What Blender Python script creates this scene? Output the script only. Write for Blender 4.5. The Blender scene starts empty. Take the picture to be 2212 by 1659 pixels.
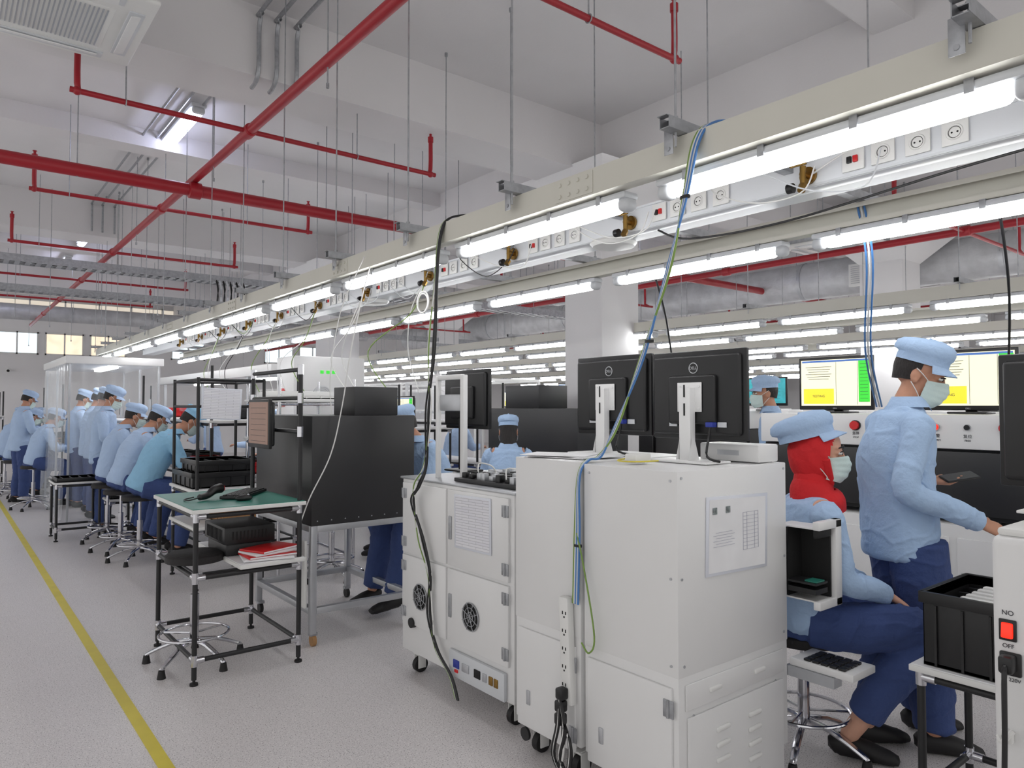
import bpy,bmesh,math,random
from mathutils import Vector,Matrix,noise
random.seed(4)
SC=bpy.context.scene; COL=SC.collection
V=Vector
def lin(c):
    r=[]
    for v in c[:3]:
        v=v/255.
        r.append(v/12.92 if v<=.04045 else ((v+.055)/1.055)**2.4)
    return r
def M(name,col,rough=.5,metal=0.,var=.05,scale=6.,bump=0.,emit=0.,alpha=1.,bscale=40.,stretch=None,trans=0.):
    m=bpy.data.materials.new(name); m.use_nodes=True
    nt=m.node_tree; N=nt.nodes; L=nt.links
    p=N['Principled BSDF']; c=lin(col)
    tc=N.new('ShaderNodeTexCoord'); src=tc.outputs['Object']
    if stretch:
        mp=N.new('ShaderNodeMapping'); mp.inputs['Scale'].default_value=stretch; L.new(src,mp.inputs[0]); src=mp.outputs[0]
    nz=N.new('ShaderNodeTexNoise'); nz.inputs['Scale'].default_value=scale; nz.inputs['Detail'].default_value=3
    L.new(src,nz.inputs['Vector'])
    cr=N.new('ShaderNodeValToRGB'); cr.color_ramp.elements[0].position=.3; cr.color_ramp.elements[1].position=.7
    cr.color_ramp.elements[0].color=[max(0,x*(1-var)) for x in c]+[1]
    cr.color_ramp.elements[1].color=[min(1,x*(1+var)) for x in c]+[1]
    L.new(nz.outputs['Fac'],cr.inputs[0]); L.new(cr.outputs[0],p.inputs['Base Color'])
    p.inputs['Roughness'].default_value=rough; p.inputs['Metallic'].default_value=metal
    if bump:
        n2=N.new('ShaderNodeTexNoise'); n2.inputs['Scale'].default_value=bscale; n2.inputs['Detail'].default_value=4
        L.new(src,n2.inputs['Vector'])
        b=N.new('ShaderNodeBump'); b.inputs['Strength'].default_value=bump; b.inputs['Distance'].default_value=.02
        L.new(n2.outputs['Fac'],b.inputs['Height']); L.new(b.outputs[0],p.inputs['Normal'])
    if emit:
        L.new(cr.outputs[0],p.inputs['Emission Color']); p.inputs['Emission Strength'].default_value=emit
    if alpha<1: p.inputs['Alpha'].default_value=alpha
    if trans: p.inputs['Transmission Weight'].default_value=trans
    return m
# ---------- materials
mWall=M('painted_wall',(230,229,230),.8,0,.02,1.5,.05)
mCeil=M('painted_ceiling',(218,216,217),.85,0,.05,.7,.06)
mWhite=M('white_powder_coat',(226,226,226),.35,0,.015,3)
mWhite2=M('white_plastic',(226,226,224),.4,0,.02,5)
mCream=M('cream_steel',(208,206,196),.4,0,.02,3)
mChan=M('white_aluminium',(218,221,225),.35,.1,.02,3)
mSteel=M('galvanised_steel',(166,168,172),.4,.6,.15,30)
mChrome=M('chrome',(205,205,210),.15,1,.03,5)
mAlu=M('aluminium',(186,188,192),.35,.6,.05,12)
mBlack=M('black_powder_coat',(30,30,32),.45,0,.1,5)
mBlackPl=M('black_plastic',(22,22,24),.4,0,.15,10)
mConduct=M('black_antistatic_panel',(40,40,42),.42,0,.06,2)
mDark=M('dark_recess',(12,12,13),.7,0,.1,5)
mRed=M('red_pipe_paint',(160,28,40),.4,0,.06,3)
mRedB=M('red_plastic',(205,32,36),.35,0,.04,4)
mGreen=M('green_antistatic_mat',(44,128,112),.35,0,.05,4)
mYel=M('yellow_tape',(214,198,76),.5,0,.06,6)
mShirt=M('light_blue_cloth',(168,194,226),.85,0,.04,7,.25,bscale=60)
mShirt2=M('pale_blue_cloth',(174,197,228),.85,0,.04,7,.25,bscale=60)
mTeal=M('sky_blue_cloth',(142,190,222),.85,0,.05,7,.25,bscale=60)
mTrou=M('navy_cloth',(58,76,126),.85,0,.08,7,.3,bscale=50)
mSkin=M('skin',(190,138,112),.55,0,.06,14)
mSkin2=M('fair_skin',(214,164,140),.55,0,.05,14)
mMask=M('pale_green_mask',(204,222,218),.8,0,.02,20,.1,bscale=200)
mHair=M('black_hair',(30,24,22),.6,0,.3,60,.4,bscale=150,stretch=(1,1,.2))
mHij=M('red_scarf_cloth',(205,30,36),.8,0,.07,10,.2,bscale=60)
mEye=M('eye_white',(228,224,220),.2); mIris=M('dark_iris',(30,18,12),.15)
mShoe=M('black_rubber',(24,22,24),.6,0,.1,10)
mBrass=M('brass',(150,118,62),.3,.9,.1,20)
mBlue=M('blue_cable',(72,124,186),.4); mGrn=M('green_cable',(120,150,70),.4); mWc=M('white_cable',(222,222,220),.4)
mLamp=M('fluorescent_diffuser',(255,255,255),.4,emit=15,var=0)
mLampB=M('fluorescent_diffuser_cool',(222,226,255),.4,emit=12,var=0)
mHous=M('frosted_housing',(206,209,213),.3,0,.03,4)
mCurt=M('clear_vinyl_curtain',(232,238,242),.12,0,.02,3,alpha=.16)
mFoil=M('foil_insulation',(190,191,194),.4,.25,.12,5,.8,bscale=7)
mCard=M('cardboard',(168,128,86),.8,0,.06,8)
mPlug=M('clear_plastic_sleeve',(216,219,228),.15,0,.01,3)
mSeat=M('black_seat_foam',(34,32,33),.7,0,.1,20,.2)
mScrC=M('screen_cream',(236,232,204),.3,emit=.7,var=.02)
mScrY=M('screen_yellow',(240,226,60),.3,emit=.55,var=.01)
mScrG=M('screen_green',(60,210,60),.3,emit=.6,var=.02)
mScrB=M('screen_blue',(70,110,180),.3,emit=.6,var=.1)
mScrT=M('screen_teal',(50,150,160),.3,emit=.6,var=.15,scale=14)
mScrO=M('screen_dim_orange',(140,100,80),.3,emit=.12,var=.05,scale=14)
mInk=M('dark_ink',(70,70,76),.7); mInk2=M('faint_grey_ink',(176,176,190),.7); mLogo=M('silver_print',(190,192,196),.4)
mRedLit=M('red_lit_rocker',(255,40,20),.3,emit=1.2,var=.02)
mBluePort=M('blue_connector',(36,54,150),.4)
def paper_mat(name,s):
    m=M(name,(226,226,232),.4); nt=m.node_tree; N=nt.nodes; L=nt.links; p=N['Principled BSDF']
    tc=N.new('ShaderNodeTexCoord'); br=N.new('ShaderNodeTexBrick')
    br.inputs['Scale'].default_value=s; br.inputs['Color1'].default_value=(.80,.80,.84,1); br.inputs['Color2'].default_value=(.74,.74,.8,1)
    br.inputs['Mortar'].default_value=(.46,.46,.5,1); br.inputs['Mortar Size'].default_value=.01
    br.inputs['Row Height'].default_value=.12; br.inputs['Brick Width'].default_value=.9
    L.new(tc.outputs['UV'],br.inputs['Vector']); L.new(br.outputs[0],p.inputs['Base Color']); return m
mPaper=paper_mat('printed_table_paper',2.2)
mPap=M('plain_paper',(232,232,234),.6)
mFloor=M('speckled_vinyl_floor',(218,214,214),.38,0,.025,1.2)
nt=mFloor.node_tree; N=nt.nodes; L=nt.links; p=N['Principled BSDF']
base=p.inputs['Base Color'].links[0].from_socket; tc=N['Texture Coordinate']
def spk(scale,a,b_,col,prev):
    n1=N.new('ShaderNodeTexNoise'); n1.inputs['Scale'].default_value=scale; n1.inputs['Detail'].default_value=1; L.new(tc.outputs['Object'],n1.inputs['Vector'])
    r1=N.new('ShaderNodeValToRGB'); r1.color_ramp.elements[0].position=a; r1.color_ramp.elements[1].position=b_
    L.new(n1.outputs['Fac'],r1.inputs[0])
    mx=N.new('ShaderNodeMix'); mx.data_type='RGBA'; L.new(r1.outputs[0],mx.inputs[0]); L.new(prev,mx.inputs[6]); mx.inputs[7].default_value=(*lin(col),1)
    return mx.outputs[2]
o_=spk(170,.61,.68,(128,120,122),base); o_=spk(120,.62,.68,(240,237,236),o_); L.new(o_,p.inputs['Base Color'])

# ---------- builders
def frame_from(t,ref):
    t=t.normalized(); s=ref-t*ref.dot(t)
    if s.length<1e-4:
        s=V((1,0,0))-t*t.x
        if s.length<1e-4: s=V((0,1,0))
    s.normalize(); return s,t.cross(s)
class B:
    def __init__(s): s.bm=bmesh.new()
    def _add(s,t):
        me=bpy.data.meshes.new('t'); t.to_mesh(me); t.free(); s.bm.from_mesh(me); bpy.data.meshes.remove(me)
    def box(s,c,sz,bev=0,rot=None,seg=2):
        t=bmesh.new(); bmesh.ops.create_cube(t,size=1)
        bmesh.ops.scale(t,vec=sz,verts=t.verts)
        if bev: bmesh.ops.bevel(t,geom=list(t.edges),offset=min(bev,min(sz)*.49),segments=seg,affect='EDGES',profile=.5)
        if rot: bmesh.ops.rotate(t,cent=(0,0,0),matrix=rot,verts=t.verts)
        bmesh.ops.translate(t,vec=c,verts=t.verts); s._add(t); return s
    def ball(s,c,r,seg=16,rot=None,mat=None):
        t=bmesh.new(); bmesh.ops.create_uvsphere(t,u_segments=seg,v_segments=max(6,seg//2+2),radius=1)
        if not hasattr(r,'__len__'): r=(r,r,r)
        bmesh.ops.scale(t,vec=r,verts=t.verts)
        if rot: bmesh.ops.rotate(t,cent=(0,0,0),matrix=rot,verts=t.verts)
        bmesh.ops.translate(t,vec=c,verts=t.verts)
        if mat: bmesh.ops.transform(t,matrix=mat,verts=t.verts)
        s._add(t); return s
    def loft(s,pts,rad,ref=(0,1,0),seg=12,sub=1,cap=.0,mat=None):
        pts=[V(p) for p in pts]; rad=[(r,r) if not hasattr(r,'__len__') else r for r in rad]; ref=V(ref)
        if sub>1:
            P=[];R=[];n=len(pts)
            for i in range(n-1):
                p0=pts[max(i-1,0)];p1=pts[i];p2=pts[i+1];p3=pts[min(i+2,n-1)]
                for k in range(sub):
                    t=k/sub
                    P.append(.5*((2*p1)+(p2-p0)*t+(2*p0-5*p1+4*p2-p3)*t*t+(3*p1-p0-3*p2+p3)*t**3))
                    q=t*t*(3-2*t)
                    R.append((rad[i][0]*(1-q)+rad[i+1][0]*q,rad[i][1]*(1-q)+rad[i+1][1]*q))
            P.append(pts[-1]);R.append(rad[-1]); pts,rad=P,R
        bm=s.bm; rings=[]; n=len(pts); ls=None
        for i,c in enumerate(pts):
            t=(pts[min(i+1,n-1)]-pts[max(i-1,0)])
            if t.length<1e-7: t=V((0,0,1))
            a,b=frame_from(t,ref if ls is None else (ref if abs(t.normalized().dot(ref))<.97 else ls)); ls=a
            ring=[]
            for k in range(seg):
                th=2*math.pi*k/seg
                p=c+a*rad[i][0]*math.cos(th)+b*rad[i][1]*math.sin(th)
                if mat: p=mat@p
                ring.append(bm.verts.new(p))
            rings.append(ring)
        for i in range(n-1):
            for k in range(seg):
                bm.faces.new((rings[i][k],rings[i][(k+1)%seg],rings[i+1][(k+1)%seg],rings[i+1][k]))
        for e,(ring,c,o) in enumerate(((rings[0],pts[0],pts[0]-pts[1]),(rings[-1],pts[-1],pts[-1]-pts[-2]))):
            if cap:
                q=c+o.normalized()*min(rad[0 if e==0 else -1])*cap
                if mat:q=mat@q
                v=bm.verts.new(q)
                for k in range(seg):
                    f=(ring[k],ring[(k+1)%seg],v)
                    bm.faces.new(f[::-1] if e==0 else f)
            else: bm.faces.new(ring[::-1] if e==0 else ring)
        return s
    def cyl(s,p0,p1,r,r2=None,seg=16):
        p0=V(p0);p1=V(p1); ref=(0,1,0) if abs((p1-p0).normalized().y)<.9 else (1,0,0)
        return s.loft([p0,p1],[r,r if r2 is None else r2],ref,seg)
    def tube(s,pts,r,seg=8,sub=6):
        return s.loft(pts,[r]*len(pts),(0.13,.31,.94),seg,sub)
    def ring(s,c,R,r,axis='Z',seg=32,t=8):
        bm=s.bm; rs=[]
        for i in range(seg):
            a=2*math.pi*i/seg; row=[]
            for k in range(t):
                b=2*math.pi*k/t; q=R+r*math.cos(b); h=r*math.sin(b)
                p=(q*math.cos(a),q*math.sin(a),h)
                if axis=='X': p=(p[2],p[0],p[1])
                if axis=='Y': p=(p[0],p[2],p[1])
                row.append(bm.verts.new(V(p)+V(c)))
            rs.append(row)
        for i in range(seg):
            for k in range(t):
                bm.faces.new((rs[i][k],rs[(i+1)%seg][k],rs[(i+1)%seg][(k+1)%t],rs[i][(k+1)%t]))
        return s
    def grid(s,f,nu,nv):
        bm=s.bm; g=[[bm.verts.new(f(i/nu,j/nv)) for j in range(nv+1)] for i in range(nu+1)]
        for i in range(nu):
            for j in range(nv): bm.faces.new((g[i][j],g[i+1][j],g[i+1][j+1],g[i][j+1]))
        return s
    def quad(s,pts):
        vs=[s.bm.verts.new(p) for p in pts]; f=s.bm.faces.new(vs)
        uv=s.bm.loops.layers.uv.verify()
        for l,u in zip(f.loops,((0,0),(1,0),(1,1),(0,1))): l[uv].uv=u
        return s
    def mesh(s,name,smooth=True,fix=True):
        if fix: bmesh.ops.recalc_face_normals(s.bm,faces=s.bm.faces)
        me=bpy.data.meshes.new(name); s.bm.to_mesh(me); s.bm.free()
        if smooth:
            for p in me.polygons: p.use_smooth=True
            try: me.set_sharp_from_angle(angle=math.radians(38))
            except Exception: pass
        return me
    def obj(s,name,mat,parent=None,label=None,loc=None,smooth=True,fix=True):
        me=s.mesh(name,smooth,fix); me.materials.append(mat)
        o=bpy.data.objects.new(name,me); COL.objects.link(o)
        if parent: o.parent=parent
        if loc: o.location=loc
        if label: o['label']=label
        return o
def thing(name,label,cat,loc=(0,0,0),rot=0,group=None):
    e=bpy.data.objects.new(name,None); e.empty_display_size=.1; COL.objects.link(e)
    e.location=loc; e.rotation_euler=(0,0,rot); e['label']=label; e['category']=cat
    if group: e['group']=group
    return e
def tag(o,label,cat,group=None):
    o['label']=label;o['category']=cat
    if group:o['group']=group
    return o
def dup(o,loc,rot=None,label=None,parent=None):
    c=o.copy(); COL.objects.link(c)
    if parent: c.parent=parent
    else:
        c.location=loc
        if rot is not None: c.rotation_euler=(0,0,rot)
        if label: c['label']=label
    for ch in list(o.children): dup(ch,None,parent=c)
    return c
def text(body,size,loc,face,mat,parent,name='lettering'):
    cu=bpy.data.curves.new('f','FONT'); cu.body=body; cu.size=size; cu.align_x='CENTER'; cu.align_y='CENTER'; cu.extrude=.0004
    o=bpy.data.objects.new('f',cu); COL.objects.link(o)
    bpy.context.view_layer.update()
    me=bpy.data.meshes.new_from_object(o.evaluated_get(bpy.context.evaluated_depsgraph_get()))
    bpy.data.objects.remove(o)
    ax={'-X':((0,-1,0),(0,0,1),(-1,0,0)),'-Y':((1,0,0),(0,0,1),(0,-1,0)),'-Z':((1,0,0),(0,-1,0),(0,0,-1))}[face]
    me.transform(Matrix([[ax[0][i],ax[1][i],ax[2][i]] for i in range(3)]).to_4x4())
    me.materials.clear(); me.materials.append(mat)
    t=bpy.data.objects.new(name,me); COL.objects.link(t); t.location=loc; t.parent=parent
    return t
def struct(o): o['kind']='structure'; return o

# ---------- room
struct(B().box((12,11,-.05),(32,30,.1)).obj('floor',mFloor))
struct(B().box((12,11,4.65),(32,30,.1)).obj('ceiling',mCeil))
tn=[0]
def trim(b,mat=mCeil):
    tn[0]+=1; return struct(b.obj('trim_%d'%tn[0],mat))
for y in (-1.2,5.5,12.2,18.9): trim(B().box((12,y+.3,4.325),(32,.6,.55)))
for x in (5.65,12.3,19): trim(B().box((x+.3,11,4.33),(.6,30,.54)))
for y in (2.4,8.9,15.6): trim(B().box((12,y,4.5),(32,.3,.2)))
def column(x,y,w=.6):
    b=B(); b.box((x+w/2,y+w/2,2.05),(w,w,4.1),.015)
    r=2**.5
    t=bmesh.new(); bmesh.ops.create_cone(t,cap_ends=True,segments=4,radius1=w/2*r,radius2=(w/2+.45)*r,depth=.5)
    bmesh.ops.rotate(t,cent=(0,0,0),matrix=Matrix.Rotation(math.pi/4,3,'Z'),verts=t.verts)
    bmesh.ops.translate(t,vec=(x+w/2,y+w/2,3.82),verts=t.verts); b._add(t)
    trim(b,mWall)
for p_ in ((5.65,5.5),(5.5,12.2),(10.5,4.4),(10.2,15.8),(12.3,-1.2),(12.6,10.6),(17,6),(18.5,12.2)): column(*p_)
b=B()
zb,zt=2.95,3.58
b.box((12,24.1,zb/2),(32,.2,zb)); b.box((12,24.1,(zt+4.6)/2),(32,.2,4.6-zt))
wins=[(-1,0.9),(1.15,2.15),(2.3,3.25),(3.4,4.35),(5.6,6.6),(8.5,9.5),(9.7,10.7)]
xs=[-4]+[v for w in wins for v in w]+[28]
for i in range(0,len(xs),2): b.box(((xs[i]+xs[i+1])/2,24.1,(zb+zt)/2),(xs[i+1]-xs[i],.2,zt-zb))
struct(b.obj('wall_north',mWall))
struct(B().box((28.1,11,2.3),(.2,30,4.6)).obj('wall_east',mWall))
mWin=[M('sky_blue_glass',(214,234,244),.1,emit=1.5,var=.06,scale=2),M('warm_glass',(240,216,190),.1,emit=1.1,var=.12,scale=4)]
def window(i,a,c,zb,zt,m_,n=2):
    w=B(); m=(a+c)/2
    for k in range(n+1): w.box((a+.02+(c-a-.04)*k/n,23.99,(zb+zt)/2),(.04,.05,zt-zb))
    for z in (zb+.02,zt-.02): w.box((m,23.99,z),(c-a,.05,.04))
    f=struct(w.obj('window_%d'%i,mWhite2))
    B().box((m,23.995,(zb+zt)/2),(c-a-.04,.008,zt-zb-.04)).obj('glass',m_,f)
for i,(a,c) in enumerate(wins): window(i+1,a,c,zb,zt,mWin[i in (2,3)])
window(8,-1.5,6.2,4.12,4.5,M('beige_glass',(224,214,198),.2,emit=.7,var=.05,scale=2),9)
tag(B().box((.768,8.5,.0015),(.055,22,.003)).obj('floor_marking_tape',mYel),'yellow adhesive tape stripe stuck along the vinyl floor','tape')

# ---------- gantries
def gantry(x0,x1,y0,y1,step,ys,detail):
    T=thing('lighting_gantry','cream steel rails on galvanised struts hung from threaded rods','gantry',(0,0,0),group='overhead gantries')
    ln=y1-y0; my=(y0+y1)/2
    for x,sg in ((x0,1),(x1,-1)):
        b=B(); b.box((x-.03*sg,my,2.397),(.006,ln,.105)); b.box((x,my,2.447),(.06,ln,.005)); b.box((x,my,2.347),(.06,ln,.005))
        b.box((x+.03*sg,my,2.437),(.005,ln,.02)); b.box((x+.03*sg,my,2.357),(.005,ln,.02))
        b.obj('rail',mCream,T)
    y=ys
    while y<y1:
        b=B(); L_=x1-x0+.26; mx_=(x0+x1)/2
        for dy in (-.02,.02): b.box((mx_,y+dy,2.472),(L_,.003,.041))
        b.box((mx_,y,2.4525),(L_,.04,.003))
        if detail:
            k=x0-.13
            while k<x1+.13: b.box((k,y,2.491),(.028,.041,.003)); k+=.05
        else: b.box((mx_,y,2.491),(L_,.04,.003))
        b.obj('strut',mSteel,T)
        for x in (x0-.07,x1+.07):
            b=B(); b.cyl((x,y,2.4),(x,y,4.6),.0045,seg=6); b.cyl((x,y,2.494),(x,y,2.506),.01,seg=6); b.cyl((x,y,4.57),(x,y,4.6),.014,seg=8)
            b.obj('threaded_rod',mSteel,T)
            if detail:
                b=B()
                b.box((x,y+.03,2.43),(.004,.04,.10),.002); b.cyl((x-.006,y+.03,2.40),(x+.006,y+.03,2.40),.008,seg=8)
                b.obj('bracket',mSteel,T)
        y+=step
    if detail:
        for y in (2.12,4.32,6.52,8.72,10.9):
            b=B(); b.box((x0-.035,y,2.397),(.003,.22,.09))
            for i in range(4):
                for z in (2.373,2.421): b.cyl((x0-.043,y-.08+i*.053,z),(x0-.034,y-.08+i*.053,z),.009,seg=6)
            b.obj('splice_plate',mCream,T)
    return T
gantry(2.05,3.35,-1,13.6,.91,-.25,True)
gantry(6.2,7.4,-1,21,1.85,.3,False)
gantry(9.2,10.3,-1,22,1.85,.6,False)
gantry(13.2,14.4,-1,22,1.85,.9,False)
gantry(17,18.2,-1,22,1.85,.2,False)
F=thing('fluorescent_light_fixture','lit sealed fluorescent fixture under cream steel rail','lamp',(2.1,1.14,2.342),group='fluorescent fixtures on the gantries')
B().box((0,0,-.016),(.085,1.18,.03),.012).obj('housing',mHous,F)
B().box((0,0,-.052),(.060,1.07,.048),.023,seg=4).obj('diffuser',mLamp,F)
for s in (-1,1): B().box((0,s*.565,-.05),(.072,.06,.056),.024,seg=4).obj('end_cap',mHous,F)
for k in range(4):
    b=B()
    b.box((0,-.45+k*.3,.0),(.094,.024,.004))
    for s in (-1,1): b.box((s*.045,-.45+k*.3,-.018),(.004,.024,.036),.001)
    b.obj('clip',mSteel,F)
first=True
for (a,c) in ((2.1,3.35),(6.2,7.4),(9.2,10.3),(13.2,14.4),(17,18.2)):
    for x in (a,c):
        y=1.14
        if x==3.35: y=1.22
        if a>3: y=1.3+(x*.37)%.6
        end=13.3 if a<3 else 20.5
        if a>3: y-=1.33
        while y<end:
            if not(first): dup(F,(x,y,2.342))
            else: F.location=(x,y,2.342); first=False
            y+=1.33
# ---------- power channel
PC=thing('power_channel','white aluminium power channel with sockets and brass air valves','electrical channel')
b=B(); b.box((2.74,6.2,2.435),(.07,14.6,.125),.004); b.box((2.702,6.2,2.49),(.006,14.6,.01)); b.box((2.702,6.2,2.38),(.006,14.6,.01)); b.box((2.80,6.2,2.378),(.16,14.6,.004))
b.obj('channel_body',mChan,PC)
for k in range(12):
    yv=.54+k*.94
    b=B(); X=2.70
    b.cyl((X,yv,2.42),(X-.012,yv,2.42),.035); b.cyl((X-.01,yv,2.42),(X-.05,yv,2.42),.014,seg=10); b.cyl((X-.045,yv,2.45),(X-.045,yv,2.37),.012,seg=10); b.cyl((X-.045,yv,2.375),(X-.06,yv,2.35),.016,seg=8); b.box((X-.045,yv+.02,2.46),(.012,.07,.01),.003)
    b.obj('air_valve',mBrass,PC)
    b=B(); b.cyl((X-.055,yv+.06,2.37),(X-.055,yv+.035,2.37),.02,seg=12); b.obj('quick_connector',mBlackPl,PC)
    for j,o_ in enumerate((.18,.29,.41,.53)):
        y=yv-o_
        if j==0:
            B().box((X-.004,y,2.437),(.008,.085,.085),.004).obj('switch_plate',mWhite2,PC)
            B().box((X-.012,y+.012,2.437),(.012,.018,.026),.003).obj('switch',mBlackPl,PC)
            B().box((X-.012,y-.012,2.437),(.012,.018,.026),.003).obj('switch',mRedB,PC,'red rocker switch')
        else:
            b=B(); b.box((X-.004,y,2.437),(.008,.085,.085),.004); b.ring((X-.009,y,2.437),.024,.004,'X',24,6); b.obj('socket',mWhite2,PC)
            b=B()
            for s in (-1,1): b.cyl((X-.0085,y+s*.009,2.437),(X-.0075,y+s*.009,2.437),.0035,seg=8)
            b.ring((X-.0086,y,2.437),.0195,.0012,'X',20,4)
            b.obj('socket_hole',mDark,PC)
for y in (2.62,5.3,8.6):
    ap=thing('wireless_access_point','round white wireless access point under the power channel','device',(2.78,y,2.375),group='access points')
    B().loft([(0,0,0),(0,0,-.012),(0,0,-.03),(0,0,-.034)],[.115,.125,.11,.06],(0,1,0),40).obj('shell',mWhite2,ap)
    B().ring((0,0,-.031),.055,.002,'Z',32,4).obj('status_ring',mAlu,ap)
# ---------- sprinkler
def pipe(name,p0,p1,r,label,cpl=()):
    T=thing(name,label,'pipe',group='red sprinkler pipes')
    B().cyl(p0,p1,r,seg=20).obj('pipe',mRed,T)
    d=(V(p1)-V(p0)).normalized()
    for c in cpl:
        c=V(c); B().loft([c-d*.06,c-d*.05,c+d*.05,c+d*.06],[r*1.08,r*1.35,r*1.35,r*1.08],(0.1,.2,1),16).obj('coupling',mRed,T)
    return T
pipe('sprinkler_main_pipe',(-2,7.2,3.56),(20,7.2,3.56),.058,'thick red sprinkler main pipe hung below the ceiling',[(1.87,7.2,3.56),(5,7.2,3.56),(-.5,7.2,3.56)])
ZP=3.67
pipe('sprinkler_cross_pipe',(1.87,-1,ZP),(1.87,23,ZP),.038,'red sprinkler cross main hung below the ceiling',[(1.87,2.82+2.85*k,ZP) for k in range(7)])
for xx in (8.2,14):
    pipe('sprinkler_cross_pipe',(xx,-1,3.3),(xx,23,3.3),.04,'red sprinkler cross main above the far lines',[(xx,2.82+2.85*k,3.3) for k in range(7)])
for k in range(6):
    y=2.82+2.85*k
    T=thing('sprinkler_branch_line','red branch pipe with upturned ends and sprinkler heads','pipe',group='red sprinkler branches')
    B().tube([(.70,y,ZP+.33),(.70,y,ZP+.05),(.72,y,ZP+.008),(.76,y,ZP),(2,y,ZP),(3.48,y,ZP),(3.52,y,ZP+.008),(3.55,y,ZP+.05),(3.55,y,ZP+.33)],.02,10,3).obj('pipe',mRed,T)
    for x in (.70,3.55):
        B().ball((x,y,ZP),.03,12).obj('elbow',mRed,T)
        b=B(); b.cyl((x,y,ZP+.3),(x,y,ZP+.35),.026,seg=12); b.cyl((x,y,ZP+.35),(x,y,ZP+.38),.012,seg=8); b.cyl((x,y,ZP+.38),(x,y,ZP+.385),.02,seg=12); b.obj('sprinkler_head',mRed,T)
    for x in (1.0,2.8):
        b=B(); b.cyl((x,y,ZP+.02),(x,y,4.6),.005,seg=6); b.ring((x,y,ZP),.024,.004,'X',16,6); b.obj('hanger_rod',mSteel,T)
    if k%2==0:
        for xx in (8.2,14):
            T=thing('sprinkler_branch_line','red branch pipe across the far ceiling','pipe',group='red sprinkler branches')
            B().tube([(xx-1.6,y,3.6),(xx-1.6,y,3.33),(xx-1.55,y,3.3),(xx+1.6,y,3.3),(xx+1.65,y,3.33),(xx+1.65,y,3.6)],.02,8,3).obj('pipe',mRed,T)
for x,y in ((1.87,4.2),(1.87,6.6),(1.87,9.8),(3.2,7.2),(.9,7.2),(4.4,7.2),(5.0,3.9),(4.6,8.4),(4.5,6.6),(1.2,12.0),(2.6,12.0),(4.9,10.2),(.9,13.6),(1.5,15),(2.4,15.6),(3.4,16),(2.2,18),(3.0,19),(1.6,20),(4.5,13),(4.4,15)):
    zl=3.5 if y<11.5 else 2.9
    o=B().cyl((x,y,zl),(x,y,4.6),.005,seg=6).cyl((x,y,zl),(x,y,zl+.03),.011,seg=8).obj('hanger_rod',mSteel)
    tag(o,'thin threaded steel hanger rod from the ceiling','rod','ceiling hanger rods')
for i,dx in enumerate((0,.14,.3)):
    x=1.72+dx
    T=thing('electrical_conduit','galvanised conduit along the ceiling bending around the beam','conduit',group='ceiling conduits')
    B().tube([(x,6.1,4.53),(x,9,4.53),(x,12.0,4.53),(x,12.13,4.5),(x,12.15,4.4),(x,12.15,4.1)],.014,8,3).obj('conduit',mSteel,T)
    B().tube([(x+.15,2,4.53),(x+.15,5.2,4.53),(x+.15,5.4,4.5),(x+.15,5.46,4.4),(x+.15,5.46,4.12),(x+.15,5.52,4.02),(x+.15,5.62,4.0)],.017,8,3).obj('conduit',mSteel,T)
    for y in (6.5,7.1,9.2,10.5,11.8): B().box((x,y,4.54),(.04,.03,.05),.005).obj('clamp',mSteel,T)
for x,y in ((1.98,8.15),(1.98,14.6),(1.98,17.4),(1.2,20),(8.6,8.2)):  # fixtures further down the left aisle are added to brighten the far end
    T=thing('ceiling_light_fixture','sealed fluorescent fixture on the ceiling, set extended to brighten the aisle','lamp',(x,y,4.5),group='ceiling fluorescent fixtures')
    B().box((0,0,.02),(.15,1.3,.04),.015).obj('housing',mHous,T)
    B().box((0,0,-.035),(.11,1.18,.06),.028,seg=3).obj('diffuser',mLampB,T)
    for s in (-1,1): B().box((0,s*.62,-.03),(.125,.06,.07),.025).obj('end_cap',mHous,T)
def cassette(x,y,z):
    T=thing('air_conditioner_cassette','white four-way ceiling air conditioner cassette with grille','air conditioner',(x,y,z))
    B().box((0,0,.14),(.84,.84,.24),.01).obj('body',mSteel,T)
    b=B(); b.box((0,0,0),(.95,.95,.03),.014,seg=3); b.box((0,0,-.012),(.56,.56,.02),.01); b.obj('front_panel',mWhite2,T)
    b=B()
    for i in range(22): b.box((-.24+i*.023,0,-.024),(.008,.5,.006))
    b.obj('intake_grille',mAlu,T)
    for k in range(4):
        R=Matrix.Rotation(k*math.pi/2,3,'Z'); c=R@V((0,.385,-.016))
        B().box(c,(.62,.085,.012),.005,rot=R).obj('air_outlet',mHous,T)
        c=R@V((0,.385,-.024)); B().box(c,(.55,.06,.008),.003,rot=R@Matrix.Rotation(.25,3,'X')).obj('louver',mWhite,T)
    for sx in(-1,1):
        for sy in (-1,1): B().cyl((sx*.38,sy*.38,.2),(sx*.38,sy*.38,4.6-z),.006,seg=6).obj('hanger',mSteel,T)
cassette(.475,4.87,3.8); cassette(8.3,4.2,3.4); cassette(8.6,9.5,3.4)
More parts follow.
